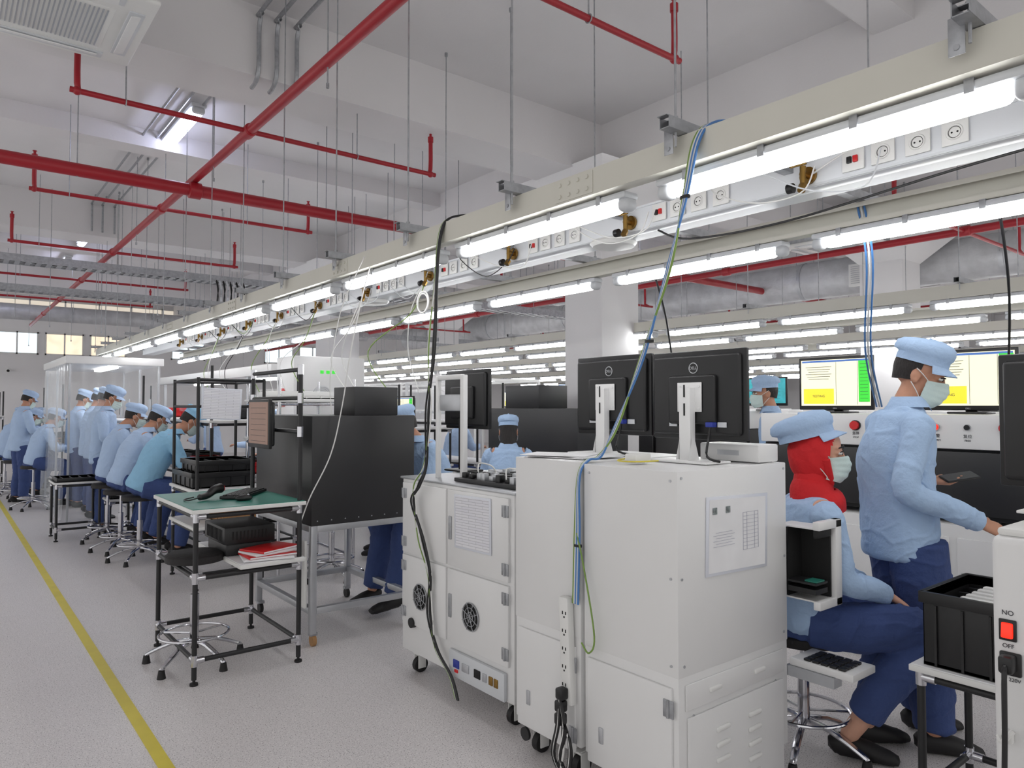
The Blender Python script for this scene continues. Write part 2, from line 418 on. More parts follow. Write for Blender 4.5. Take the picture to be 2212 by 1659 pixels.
def tray(x0,x1,y,z,w=.3,wires=True):
    T=thing('cable_tray','galvanised perforated cable tray with cables, hung from rods','cable tray',group='cable trays')
    b=B(); n=int((x1-x0)/.12)
    for s in (-1,1): b.box(((x0+x1)/2,y+s*w/2,z+.05),(x1-x0,.004,.1))
    for i in range(n): b.box((x0+i*.12,y,z+.005),(.06,w,.004))
    b.obj('tray',mSteel,T)
    if wires:
        for k in range(5): B().tube([(x0,y-.1+k*.045,z+.03),(x0+(x1-x0)*.3,y-.08+k*.04,z+.04),((x0+x1)/2,y-.1+k*.05,z+.03),(x1,y-.1+k*.04,z+.035)],.013,6,3).obj('cable',mBlackPl if k%2 else mHous,T)
    x=x0+.5
    while x<x1:
        for s in (-1,1): B().cyl((x,y+s*(w/2+.02),z-.02),(x,y+s*(w/2+.02),4.6),.005,seg=6).obj('hanger_rod',mSteel,T)
        x+=1.5
tray(-1.5,4.7,11.6,3.42); tray(-1.5,8,13.2,3.25,.25,False); tray(4.0,15,9,3.0,.3); tray(4.5,16,16,3.2,.3,False)
T=thing('cable_bundle','thick grey looped cables dropping from the cable tray','cable')
for k in range(9): B().tube([(3.3+k*.05,11.5,3.5),(3.32+k*.05,11.4,3.3),(3.3+k*.05,11.42,2.9),(3.32+k*.05,11.5,2.55)],.016,6,3).obj('cable',mHous if k%2 else mBlackPl,T)
def duct(p0,p1,r):
    T=thing('air_duct','crinkled silver foil insulated air duct hung from the ceiling','air duct',group='insulated ducts'); p0=V(p0);p1=V(p1)
    n=14; pts=[p0.lerp(p1,i/n) for i in range(n+1)]
    B().loft(pts,[(r,r*.8)]*(n+1),(0,0,1),20).obj('duct_body',mFoil,T)
    for i in range(1,n,2):
        c=pts[i]; d=(p1-p0).normalized(); B().loft([c-d*.03,c+d*.03],[(r*1.03,r*.84)]*2,(0,0,1),20).obj('duct_band',mAlu,T)
        for s in (-1,1):
            q=d.cross(V((0,0,1)))*s*(r*.84+.02); B().cyl((c.x+q.x,c.y+q.y,c.z),(c.x+q.x,c.y+q.y,4.6),.005,seg=6).obj('hanger_rod',mSteel,T)
duct((-2,21.5,3.85),(11,21.5,3.85),.2); duct((11.7,-1,3.65),(11.7,20,3.65),.32)
T=thing('air_vent','white louvred air vent in the duct','vent',(11.42,5.3,3.6))
B().box((0,0,0),(.04,.6,.36),.005).obj('frame',mWhite2,T)
b=B()
for i in range(9): b.box((-.024,0,-.13+i*.033),(.01,.52,.01))
b.obj('louver',mAlu,T)

# ---------- near cabinets
def casters(T,xs,ys,z=.11,m=mWhite2):
    for x in xs:
        for y in ys:
            b=B(); b.cyl((x,y-.016,.042),(x,y+.016,.042),.042,seg=20); b.obj('caster_wheel',mShoe,T)
            b=B(); b.box((x,y,z-.015),(.06,.06,.01),.003)
            for s in (-1,1): b.box((x,y+s*.022,.065),(.05,.005,.08),.003)
            b.obj('caster_fork',m,T)
def sleeve(T,face,c,w,h,pm=mPaper,tilt=0):
    cx,cy,cz=c
    if face=='-X':
        B().box((cx-.002,cy,cz),(.004,w,h),.001,rot=Matrix.Rotation(tilt,3,'X')).obj('document_sleeve',mPlug,T)
        o=B().quad([(-.0045,w*.46,-h*.46),(-.0045,-w*.46,-h*.46),(-.0045,-w*.46,h*.46),(-.0045,w*.46,h*.46)]).obj('printed_sheet',pm,T,loc=(cx,cy,cz),fix=False)
        o.rotation_euler=(tilt,0,0)
    else:
        B().box((cx,cy-.002,cz),(w,.004,h),.001,rot=Matrix.Rotation(tilt,3,'Y')).obj('document_sleeve',mPlug,T)
        o=B().quad([(-w*.46,-.0045,-h*.46),(w*.46,-.0045,-h*.46),(w*.46,-.0045,h*.46),(-w*.46,-.0045,h*.46)]).obj('printed_sheet',pm,T,loc=(cx,cy,cz),fix=False)
        o.rotation_euler=(0,tilt,0)
def cab(label,y0,y1,ztop,zseam,x0=2.0,x1=2.69):
    T=thing('test_cabinet',label,'cabinet',group='white test cabinets')
    my=(y0+y1)/2; w=y1-y0; dx=x1-x0; mx_=(x0+x1)/2
    B().box((mx_,my,(zseam+.004+ztop)/2),(dx,w,ztop-zseam-.008),.004).obj('upper_body',mWhite,T)
    B().box((mx_,my,(.1+zseam-.004)/2),(dx-.004,w-.004,zseam-.1-.008),.004,).obj('lower_body',mWhite,T).location=(0,0,.05)
    B().box((mx_,my,zseam),(dx-.02,w-.02,.012)).obj('seam',mHous,T)
    d=B().box((x0-.004,my,zseam/2+.05),(.012,w-.05,zseam-.16),.004).obj('door',mWhite,T)
    B().box((x0-.012,y1-.1,zseam*.45),(.006,.022,.06),.002).obj('latch',mAlu,d)
    for z in (zseam-.1,.2):
        b=B(); b.box((x0-.012,y0+.035,z),(.006,.045,.06),.002); b.cyl((x0-.016,y0+.035,z-.03),(x0-.016,y0+.035,z+.03),.006,seg=8); b.obj('hinge',mSteel,d)
    casters(T,(x0+.08,x1-.08),(y0+.08,y1-.08))
    return T
CB=cab('tall white steel test cabinet with louvred base and document sleeve',1.59,2.05,1.275,.556)
b=B(); b.box((2.345,1.588,.49),(.62,.006,.09),.003); b.obj('drawer',mWhite,CB)
for x in (2.2,2.48): B().box((x,1.583,.49),(.07,.012,.018),.008,seg=3).obj('drawer_handle',mWhite2,CB)
B().box((2.345,1.587,.23),(.6,.008,.38),.003).obj('access_panel',mWhite,CB)
for x in (2.24,2.44):
    for i in range(5): B().box((x,1.58,.34-i*.055),(.08,.014,.018),.008,seg=3).obj('louver',mWhite2,CB)
for x,z in ((2.02,1.25),(2.67,1.25),(2.02,.9),(2.67,.9),(2.03,.6),(2.66,.6),(2.08,.42),(2.6,.42)): B().cyl((x,1.59,z),(x,1.5865,z),.005,seg=10).obj('screw',mAlu,CB)
for y,z in ((1.62,1.24),(1.62,.9),(1.62,.6),(2.02,1.24)): B().cyl((2.0,y,z),(1.9965,y,z),.005,seg=10).obj('screw',mAlu,CB)
sleeve(CB,'-Y',(2.35,1.589,1.025),.39,.285,mPap,.03)
b=B()
for i in range(11): b.box((2.43,1.5835,1.10-i*.014),(.10,.001,.001))
for x in (2.38,2.405,2.455,2.48): b.box((x,1.5835,1.03),(.001,.001,.14))
for i in range(6): b.box((2.26,1.5835,1.04-i*.01),(.13 if i%2 else .1,.001,.001))
b.obj('printed_table',mInk2,CB)
mPic=M('printed_photo_patch',(124,132,132),.6,var=.6,scale=90)
for x in (2.205,2.285): B().box((x,1.583,1.12),(.026,.0012,.024)).obj('printed_picture',mPic,CB)
CA=cab('tall white steel test cabinet beside its twin',2.07,2.48,1.28,.575)
b=B(); b.cyl((1.996,2.40,.1),(1.985,2.40,.1),.028,seg=20); b.obj('cable_port',mBlackPl,CA)
CC=thing('wheeled_machine_cabinet','white wheeled machine cabinet with fans, doors and document sleeve','cabinet')
B().box((2.44,3.11,.61),(.70,1.02,.96),.006).obj('body',mWhite,CC)
B().box((2.44,3.11,1.095),(.72,1.05,.012),.003).obj('top_plate',mAlu,CC)
for (ya,yb,za,zb_) in ((2.63,3.14,.68,1.07),(3.155,3.6,.68,1.07),(2.63,3.14,.29,.665),(3.155,3.6,.29,.665)):
    d=B().box((2.084,(ya+yb)/2,(za+zb_)/2),(.016,yb-ya,zb_-za),.004).obj('door',mWhite,CC)
    hy=ya+.02 if yb<3.15 else yb-.02
    for z in (za+.06,zb_-.06):
        b=B(); b.box((2.074,hy,z),(.006,.05,.055),.002); b.cyl((2.07,hy,z-.028),(2.07,hy,z+.028),.007,seg=8); b.obj('hinge',mSteel,d)
    if yb<3.15: B().box((2.073,yb-.03,(za+zb_)/2),(.008,.025,.12),.01,seg=3).obj('handle',mSteel,d)
for y in (3.4,2.925):
    b=B(); b.ring((2.07,y,.46),.068,.003,'X',32,6); b.ring((2.068,y,.46),.045,.002,'X',32,6); b.ring((2.068,y,.46),.024,.002,'X',32,6)
    for a in range(4):
        an=a*math.pi/4+.4; c,s=math.cos(an),math.sin(an); b.cyl((2.067,y-c*.072,.46-s*.072),(2.067,y+c*.072,.46+s*.072),.002,seg=6)
    b.obj('fan_guard',mSteel,CC)
    B().cyl((2.078,y,.46),(2.073,y,.46),.066,seg=32).obj('fan_opening',mDark,CC)
    b=B(); b.cyl((2.073,y,.46),(2.069,y,.46),.022,seg=20)
    for a in range(7):
        an=a*2*math.pi/7; b.box((2.072,y+math.cos(an)*.042,.46+math.sin(an)*.042),(.002,.04,.018),rot=Matrix.Rotation(an,3,'X'))
    b.obj('fan',mBlackPl,CC)
B().box((2.078,2.88,.195),(.02,.46,.13),.004).obj('connector_panel',mHous,CC)
for i,(y,w,m) in enumerate(((3.04,.05,mBluePort),(2.96,.06,mAlu),(2.86,.05,mDark),(2.80,.03,mAlu),(2.75,.03,mBrass),(2.71,.03,mBrass),(3.04,.03,mRedB))):
    B().box((2.067,y,.2 if i<6 else .165),(.008,w,.04 if i<6 else .015),.002).obj('connector',m,CC)
B().cyl((2.09,3.49,.3),(2.066,3.49,.3),.028,seg=20).obj('cable_port',mBlackPl,CC)
sleeve(CC,'-X',(2.073,2.91,.92),.31,.27,mPaper,-.02)
casters(CC,(2.16,2.7),(2.68,3.54),.12)
JT=thing('probe_fixture_board','test fixture board with rows of black connectors and wiring','test fixture',(2.42,2.9,1.101))
B().box((0,0,.012),(.55,.56,.02),.003).obj('board',mBlack,JT)
for i in range(9):
    for j in range(9):
        x=-.23+i*.057+random.uniform(-.01,.01); y=-.24+j*.06+random.uniform(-.01,.01); q=random.random()<.6
        B().box((x,y,.035),(.03,.035,random.uniform(.02,.05)),.004).obj('connector_block' if q else 'clamp',mBlackPl if q else mAlu,JT)
for k in range(14):
    x,y=random.uniform(-.25,.2),random.uniform(-.25,.25)
    B().tube([(x,y,.04),(x+.03,y+.03,.09),(x+.06,y-.04,.08),(x+.08,y-.06,.04)],.004,6,4).obj('wire',random.choice([mWc,mGrn,mBlackPl,mWc]),JT)
CD=thing('power_cabinet','white cabinet with red lit rocker switch and power inlet','cabinet')
B().box((2.3,.27,.64),(.6,.754,1.1),.02,seg=3).obj('body',mWhite,CD)
B().box((2.3,.27,1.198),(.58,.73,.02),.008).obj('top_panel',mWhite2,CD)
B().box((1.998,.612,.968),(.008,.036,.05),.002).obj('switch_bezel',mBlackPl,CD)
B().box((1.993,.612,.968),(.01,.024,.036),.003,rot=Matrix.Rotation(.15,3,'Y')).obj('rocker_switch',mRedLit,CD)
text('NO',.016,(1.9985,.612,1.008),'-X',mInk,CD); text('OFF',.014,(1.9985,.612,.93),'-X',mInk,CD); text('220V',.012,(1.9985,.6,.852),'-X',mInk,CD)
b=B(); b.box((1.996,.607,.89),(.01,.045,.055),.004); b.box((1.975,.607,.895),(.04,.03,.04),.006); b.tube([(1.96,.607,.895),(1.945,.605,.87),(1.945,.606,.75),(1.95,.61,.5),(1.95,.59,.1)],.006,8,5); b.obj('power_plug',mBlackPl,CD)
b=B(); b.box((1.99,.615,.72),(.02,.025,.03),.004); b.tube([(1.98,.63,.72),(1.97,.62,.71),(1.98,.6,.74)],.006,6,3); b.obj('cable_clip',mWhite2,CD)
B().box((2.3,.27,.07),(.5,.6,.05)).obj('plinth',mBlack,CD)
casters(CD,(2.08,2.52),(0,.55),.08)

# ---------- monitors
def monitor(loc,content='off',stand='vesa',label=None,rot=0,w=.465,h=.365,zoff=.09,logo=True):
    T=thing('monitor',label or 'black computer monitor on a stand','monitor',loc,rot)
    zc=zoff+h/2
    B().box((.012,0,zc),(.022,w,h),.006).obj('bezel',mBlackPl,T)
    b=B(); b.box((-.008,0,zc),(.03,w*.93,h*.9),.014,seg=3); b.box((-.03,0,zc-.02),(.03,w*.5,h*.55),.012,seg=3); b.obj('back_cover',mBlackPl,T)
    sc={'off':mDark,'test':mScrC,'teal':mScrT,'orange':mScrO,'blue':mScrB,'green':mScrG}[content]
    s=B().box((.0235,0,zc+.005),(.002,w-.035,h-.045)).obj('screen',sc,T)
    if content=='test':
        B().box((.0252,0,zc+h*.42),(.001,w-.05,.012)).obj('title_bar',mScrB,s)
        B().box((.0252,-w*.22,zc-.085),(.001,w*.42,.10)).obj('status_box',mScrY,s)
        o=text('TESTING',.022,(.026,-w*.22,zc-.085),'-X',mInk,s); o.rotation_euler=(0,0,math.pi)
        B().box((.0252,w*.385,zc+.01),(.001,w*.14,h*.76)).obj('pass_column',mScrG,s)
        b=B()
        for i in range(6): b.box((.0254,-w*.22,zc+.11-i*.016),(.0006,w*(.36-.04*(i%3)),.003))
        for i in range(12): b.box((.0256,w*.385,zc+.12-i*.022),(.0006,w*.10,.002))
        b.box((.0254,w*.02,zc),(.0006,.002,h*.8)); b.box((.0254,w*.3,zc),(.0006,.002,h*.8))
        b.obj('screen_text',mInk,s)
    if content in('teal','orange'):
        b=B()
        for i in range(7): b.box((.0252,0,zc+.1-i*.035),(.001,w*.7,.002))
        b.obj('screen_text',mInk,s)
    if logo:
        b=B(); b.ring((-.024,0,zc+h*.3),.021,.0018,'X',32,6); b.obj('logo_ring',mLogo,T)
        text('DELL',.0165,(-.0245,0,zc+h*.3),'-X',mLogo,T,'logo')
        t=text('DELL',.012,(.0242,0,zc-h/2+.011),'-X',mLogo,T,'logo'); t.rotation_euler=(0,0,math.pi)
    if stand=='vesa':
        b=B(); b.box((-.05,0,zc-.01),(.004,.12,.12),.002); b.box((-.066,0,(zc+.03)/2),(.035,.055,zc+.03),.003); b.box((-.066,0,.005),(.16,.3,.008),.002)
        for s_ in (-1,1): b.quad([(-.1,s_*.031,.01),(-.03,s_*.031,.01),(-.06,s_*.031,.1),(-.075,s_*.031,.1)])
        for y in (-.048,.048):
            for z in (-.045,.045): b.cyl((-.056,y,zc-.01+z),(-.05,y,zc-.01+z),.006,seg=8)
        b.obj('mount_bracket',mWhite,T)
        for z in (zc-.06,zc+.015): B().box((-.0845,0,z),(.002,.008,.05),.003).obj('bracket_slot',mDark,T)
        b=B(); b.box((-.045,-.1,zc-.12),(.03,.035,.02),.003); b.obj('video_plug',mBluePort,T)
        B().tube([(-.05,-.1,zc-.13),(-.06,-.1,zc-.17),(-.1,-.12,.03),(-.07,-.16,.01)],.005,8,4).obj('video_cable',mBlackPl,T)
        for y in (-.14,.1): B().box((-.028,y,zc-.12),(.004,.04,.02)).obj('rating_label',mHous,T)
    elif stand=='arm':
        B().box((-.045,0,zc),(.05,.08,.08),.005).obj('clamp_arm',mBlack,T)
    else:
        b=B(); b.box((-.03,0,zoff/2+.06),(.02,.06,zoff+.1),.004); b.box((-.02,0,.006),(.16,.2,.012),.005); b.obj('stand',mBlackPl,T)
    return T
monitor((2.44,1.835,1.275),'off',label='back of black monitor on white metal bracket above a cabinet')
monitor((2.44,2.31,1.28),'off',label='back of black monitor on white metal bracket beside its twin')
monitor((2.56,3.66,1.102),'off','x',label='back of a black monitor on the wheeled cabinet',zoff=.26)
monitor((2.45,.53,1.208),'off',label='back of a black monitor on the power cabinet',zoff=.06,h=.385)
T=thing('metal_upright_stand','slim white upright metal tube stand on the wheeled cabinet','stand')
B().box((2.2,3.17,1.385),(.03,.032,.57),.004).obj('upright',mWhite,T)
B().box((2.2,3.42,1.385),(.025,.025,.57),.004).obj('upright',mWhite,T)
B().box((2.2,3.295,1.66),(.03,.23,.028),.004).obj('crossbar',mWhite,T)
B().box((2.2,3.30,1.52),(.012,.2,.09),.006).obj('mount_plate',mAlu,T)
def cable(pts,r,m,label='cable hanging from the overhead rail',name='cable'):
    o=B().tube(pts,r,8,8).obj(name,m); tag(o,label,'cable','hanging cables'); return o
for i,(m,l) in enumerate(((mBlue,'blue network cable'),(mHous,'grey network cable'),(mBlue,'blue network cable'),(mWc,'white power cable'),(mGrn,'yellow-green earth cable'))):
    o=(i-2)*.007
    cable([(2.2,1.45+o,2.5),(2.06,1.48+o,2.475),(2.0,1.5+o,2.4),(1.99,1.54+o*.6,2.22),(2.02,1.64-o*.6,1.98),(2.05,1.79+o*.6,1.68),(2.08,1.95-o*.6,1.42),(2.08,2.04+o*.6,1.30),(2.03,2.058+o*.5,1.285),(1.982,2.06+o*.4,1.22),(1.982,2.07+o,1.0),(1.982,2.08+o,.72)],.0044,m,l+' tied in a bundle down to the cabinets')
for x,z,y in ((1.99,2.22,1.54),(2.04,1.74,1.745),(1.985,.95,2.07)):
    tag(B().loft([(x,y,z+.005),(x,y,z-.005)],[(.022,.010)]*2,(0,1,0),12).obj('cable_tie',mBlackPl),'black cable tie around a cable bundle','cable tie','cable ties')
for i in range(5):
    o=(i-2)*.007; m=(mBlackPl,mBlackPl,mBlackPl,mWc,mGrn)[i]
    w=(.0,.015,-.01,.05,.035)[i]
    cable([(2.15,3.05+o,2.5),(2.04,3.08+o,2.47),(2.0,3.1+o,2.38),(1.99,3.12+o,2.15),(1.99,3.14+o+w,1.8),(2.0,3.22+o-w,1.5),(2.03,3.28+o,1.2),(2.02,3.33+o+w,1.08),(2.03,3.42+o-w,.98),(2.04,3.32+o+w,.78),(2.05,3.27+o,.6),(2.05,3.28+o-w,.4),(2.05,3.2+o,.24),(2.045,3.06+o,.14),(2.03,2.98+o,.05)],.0052 if i<3 else .0035,m,'black power cable running over the wheeled cabinet' if i<3 else 'thin cable running over the wheeled cabinet')
cable([(2.05,3.9,2.45),(2.0,3.95,2.2),(1.97,4.05,1.85),(1.96,4.15,1.5),(1.9,4.18,1.2),(1.78,4.2,.95),(1.72,4.2,.8)],.004,mWc,'white cable hanging from rail to the pipe table')
cable([(1.98,3.9,2.4),(1.97,4.2,2.1),(1.95,4.3,1.7),(1.96,4.3,1.45)],.003,mWc,'thin white cable hanging to the black enclosure')
for i,m in enumerate((mBlue,mWc,mBlue)): cable([(3.35,1.57+i*.015,2.45),(3.5,1.6+i*.015,2.2),(3.9,1.8+i*.015,1.8),(4.35,1.95+i*.015,1.5)],.005,m,'network cable sloping down to the test machine')
cable([(3.4,2.9,2.4),(3.6,2.95,2.1),(3.9,3.1,1.7),(4.4,3.3,1.3)],.006,mBlackPl); cable([(3.4,1.05,2.4),(3.7,1.1,2.0),(4.3,1.3,1.5)],.006,mBlackPl)
cable([(2.78,.2,2.37),(2.75,.9,2.33),(2.74,1.6,2.27),(2.75,2.1,2.29),(2.76,2.3,2.37)],.005,mBlackPl,'slack black cable under the power channel')
cable([(2.65,.9,2.5),(2.6,1.2,2.46),(2.68,1.45,2.42)],.004,mWc,'white cable plugged into the power channel')
for k in range(10):
    yv=1.48+k*.94; r=random.random
    for j in range(2):
        m=random.choice([mWc,mWc,mWc,mGrn,mBlackPl,mHous]); a=r()*.3
        cable([(2.66,yv-.3+a,2.44),(2.64,yv-.25+a,2.38-r()*.08),(2.63,yv-.05+a,2.35-r()*.08),(2.55,yv+.1+a,2.42),(2.45,yv+.15+r()*.2,2.49)],.003,m,'loose thin cable looped at the power channel')
    if k>2 and k<9:
        for j in range(2):
            m=random.choice([mWc,mGrn,mWc,mBlackPl]); x=2.4+r()*.3
            cable([(2.66,yv,2.4),(2.6,yv+.1,2.1+r()*.1),(x,yv+.15+r()*.3,1.9),(x+.05,yv+.2,1.6)],.004,m,'thin cable dropping to the assembly line')
b=B(); b.ring((2.45,4.0,2.18),.07,.005,'X',28,6); b.ring((2.455,4.01,2.175),.062,.005,'X',28,6); tag(b.obj('cable_coil',mWc),'coiled white cable hanging from the power channel','cable')
T=thing('power_strip','white multi-socket power strip hanging on the cabinet','power strip')
R=Matrix.Rotation(-.05,3,'X')
B().box((1.975,2.12,.53),(.035,.055,.42),.008,rot=R).obj('strip_body',mWhite2,T)
for i in range(5):
    b=B(); z=.68-i*.07
    for s in (-1,1): b.box((1.9565,2.12+s*.009,z),(.002,.004,.012))
    b.box((1.9565,2.12,z-.016),(.002,.006,.006)); b.obj('socket_hole',mDark,T)
for z in (.37,.32,.27): B().box((1.94,2.12+random.uniform(-.01,.01),z),(.04,.04,.045),.008).obj('plug',mBlackPl,T)
for k in range(9):
    a=random.uniform(-.03,.03); m=mBlackPl if k<6 else mWc
    B().tube([(1.93,2.12,.36),(1.92,2.1+a,.25),(1.925,2.13+a,.12),(1.93,2.05+a,.03),(1.93,2.1-a,.02),(1.925,2.07-a,.18),(1.93,2.1,.28)],.0055,6,6).obj('cord',m,T)
cable([(1.98,2.07,1.0),(1.975,2.02,.85),(1.975,1.97,.62),(1.975,2.0,.55),(1.975,2.04,.58)],.0035,mGrn,'yellow-green earth wire curling at the cabinet')
for i,(x,y,a) in enumerate(((2.15,2.3,.2),(2.2,2.26,-.15),(2.13,2.33,.5))):
    tag(B().box((x,y,1.283+i*.004),(.21,.297,.003),rot=Matrix.Rotation(a,3,'Z')).obj('paper_sheet',mPap),'loose white paper sheet on the cabinet top','paper','papers on the cabinet')
T=thing('cable_adapter','white adapter box with yellow cable on the cabinet top','adapter',(2.15,1.9,1.278))
B().box((0,0,.02),(.09,.06,.035),.006).obj('box',mWhite2,T); B().tube([(0,.03,.02),(-.05,.06,.01),(-.08,0,.01),(-.04,-.05,.01),(0.05,-.06,.01)],.003,6,5).obj('cord',mYel,T)
T=thing('white_terminal_box','low white steel box on the cabinet top','box',(2.6,1.75,1.277)); B().box((0,0,.035),(.14,.28,.07),.006).obj('shell',mWhite,T); B().box((-.072,0,.035),(.004,.1,.02)).obj('slot',mAlu,T)
# open port box
T=thing('test_port_box','open white test port box lined with black rubber','box')
z0,z1,X0,X1,yf=.70,1.045,2.70,2.875,1.47
b=B(); b.box(((X0+X1)/2,yf,z1-.017),(X1-X0,.03,.034),.004); b.box(((X0+X1)/2,yf,z0+.017),(X1-X0,.03,.034),.004); b.box((X1-.024,yf,(z0+z1)/2),(.048,.03,z1-z0),.004)
b.box(((X0+X1)/2-.02,yf+.09,z1-.03),(X1-X0-.06,.17,.006)); b.box(((X0+X1)/2-.02,yf+.09,z0+.03),(X1-X0-.06,.17,.006)); b.obj('frame',mWhite,T)
b=B(); b.box((X1-.055,yf+.07,(z0+z1)/2),(.01,.13,z1-z0-.07)); b.box(((X0+X1)/2-.02,yf+.13,(z0+z1)/2),(X1-X0-.06,.008,z1-z0-.07)); b.box(((X0+X1)/2-.03,yf+.005,z1-.05),(X1-X0-.06,.02,.035),.008); b.obj('rubber_lining',mDark,T)
b=B(); b.box((2.74,yf+.06,.80),(.09,.12,.008)); b.box((2.74,yf+.06,.77),(.09,.12,.02)); b.obj('circuit_tray',mBlack,T); B().box((2.74,yf+.03,.807),(.06,.05,.005)).obj('circuit_board',mGreen,T)
T=thing('keyboard_tray','small white pull-out tray with black keypad','tray')
B().box((2.79,1.46,.475),(.18,.26,.03),.005).obj('tray',mWhite,T); b=B()
for i in range(5):
    for j in range(5): b.box((2.72+i*.028,1.38+j*.035,.495),(.023,.028,.010),.003)
b.obj('keys',mBlackPl,T); B().box((2.72,1.5,.44),(.06,.2,.04)).obj('slide_rail',mAlu,T)

# ---------- furniture
def rack(label,x0,x1,y0,y1,shelves,hposts,name='pipe_rack_table',m=mBlack,r=.014,bars=True,sx=None):
    T=thing(name,label,'table')
    zt=max(z for z,_ in shelves)
    for (x,y,h) in ((x0,y0,hposts[0]),(x1,y0,hposts[1]),(x1,y1,hposts[2]),(x0,y1,hposts[3])):
        b=B(); b.cyl((x,y,.03),(x,y,h or zt),r,seg=12); b.obj('leg',m,T)
        b=B(); b.cyl((x,y,0),(x,y,.012),.022,seg=12); b.cyl((x,y,.01),(x,y,.04),.008,seg=8); b.obj('foot',mShoe,T)
    zs=[.13] if bars else []
    for z in zs+[z-.03 for z,_ in shelves]:
        for p,q in (((x0,y0),(x1,y0)),((x1,y0),(x1,y1)),((x1,y1),(x0,y1)),((x0,y1),(x0,y0))): B().cyl((*p,z),(*q,z),r*.95,seg=10).obj('cross_bar',m,T)
        for p in ((x0,y0),(x1,y0),(x1,y1),(x0,y1)):
            j=B(); j.cyl((*p,z-.03),(*p,z+.03),r*1.25,seg=12)
            j.cyl((p[0]+(.05 if p[0]==x0 else -.05),p[1],z),(*p,z),r*1.22,seg=10); j.cyl((p[0],p[1]+(.05 if p[1]==y0 else -.05),z),(*p,z),r*1.22,seg=10)
            j.obj('pipe_joint',mChrome,T)
    for i,(z,mm) in enumerate(shelves):
        a=x0 if not (sx and i) else sx
        B().box(((a+x1)/2,(y0+y1)/2,z),(x1-a+.06,y1-y0+.06,.022),.003).obj('shelf',mWhite2,T); B().box(((a+x1)/2,(y0+y1)/2,z+.0125),(x1-a+.045,y1-y0+.045,.003)).obj('mat',mm,T)
    return T
GT=rack('black pipe table with green antistatic top and upright posts',1.1,1.68,4.12,4.94,[(.93,mGreen),(.6,mPap)],[None,1.74,1.74,None],sx=1.36)
for z in (1.72,1.55,1.35):
    B().cyl((1.68,4.12,z),(1.68,4.94,z),.013,seg=10).obj('cross_bar',mBlack,GT)
    for y in (4.12,4.94): B().cyl((1.68,y,z-.03),(1.68,y,z+.03),.018,seg=12).obj('pipe_joint',mChrome,GT)
monitor((1.62,4.60,1.235),'orange','arm','monitor with dim orange screen clamped to the table post',rot=math.pi,w=.38,h=.31,zoff=.0,logo=False)
T=thing('computer','flat black desktop computer lying on the table shelf','computer',(1.47,4.55,.616))
B().box((0,0,.12),(.30,.40,.10),.006).obj('case',mBlackPl,T); b=B()
for i in range(12): b.box((-.151,-.15+i*.026,.12),(.003,.01,.07))
for i in range(10): b.box((-.1+i*.022,-.201,.12),(.008,.003,.05))
b.obj('vent',mDark,T); B().box((0,0,.035),(.27,.36,.07),.01).obj('lower_case',mBlack,T)
for i,(m,w,l) in enumerate(((mPap,.21,'white booklet'),(mRedB,.21,'red catalogue'),(mPap,.2,'white booklet'),(mRedB,.2,'red magazine'))):
    T=thing('booklet',l+' in a pile on the table shelf','booklet',(1.52+i*.012,4.21+.015*i,.617+i*.013),.2*i-.2,group='booklets on the shelf')
    B().box((0,0,.006),(.28,w,.012),.002).obj('cover',m,T); B().box((0,0,.006),(.276,w+.003,.008)).obj('pages',mPap,T)
T=thing('keyboard','black computer keyboard on the green mat','keyboard',(1.50,4.56,.946),.9)
B().box((0,0,.01),(.42,.14,.018),.004).obj('base',mBlackPl,T); b=B()
for i in range(17):
    for j in range(5): b.box((-.19+i*.0235,-.05+j*.024,.022),(.018,.018,.008),.002)
b.obj('keys',mBlack,T)
def scanner(x,y,r):
    T=thing('barcode_scanner','black handheld barcode scanner lying on the green mat','scanner',(x,y,.946),r)
    B().loft([(-.09,0,.02),(-.02,0,.025),(.03,0,.05),(.09,0,.055)],[.018,.02,.026,.03],(0,1,0),10,3,.5).obj('body',mBlackPl,T)
    B().tube([(-.09,0,.02),(-.14,.03,.008),(-.1,.1,.006),(0,.12,.006)],.004,6,4).obj('cord',mBlackPl,T)
    B().box((.098,0,.055),(.006,.05,.03),.003).obj('scan_window',mRedB,T)
scanner(1.28,4.5,.6)
T=thing('computer_mouse','black computer mouse on the green mat','mouse',(1.42,4.32,.944)); B().ball((0,0,.015),(.05,.03,.02),16).obj('shell',mBlackPl,T); B().cyl((.025,-.004,.033),(.025,.004,.033),.006,seg=10).obj('wheel',mHous,T)
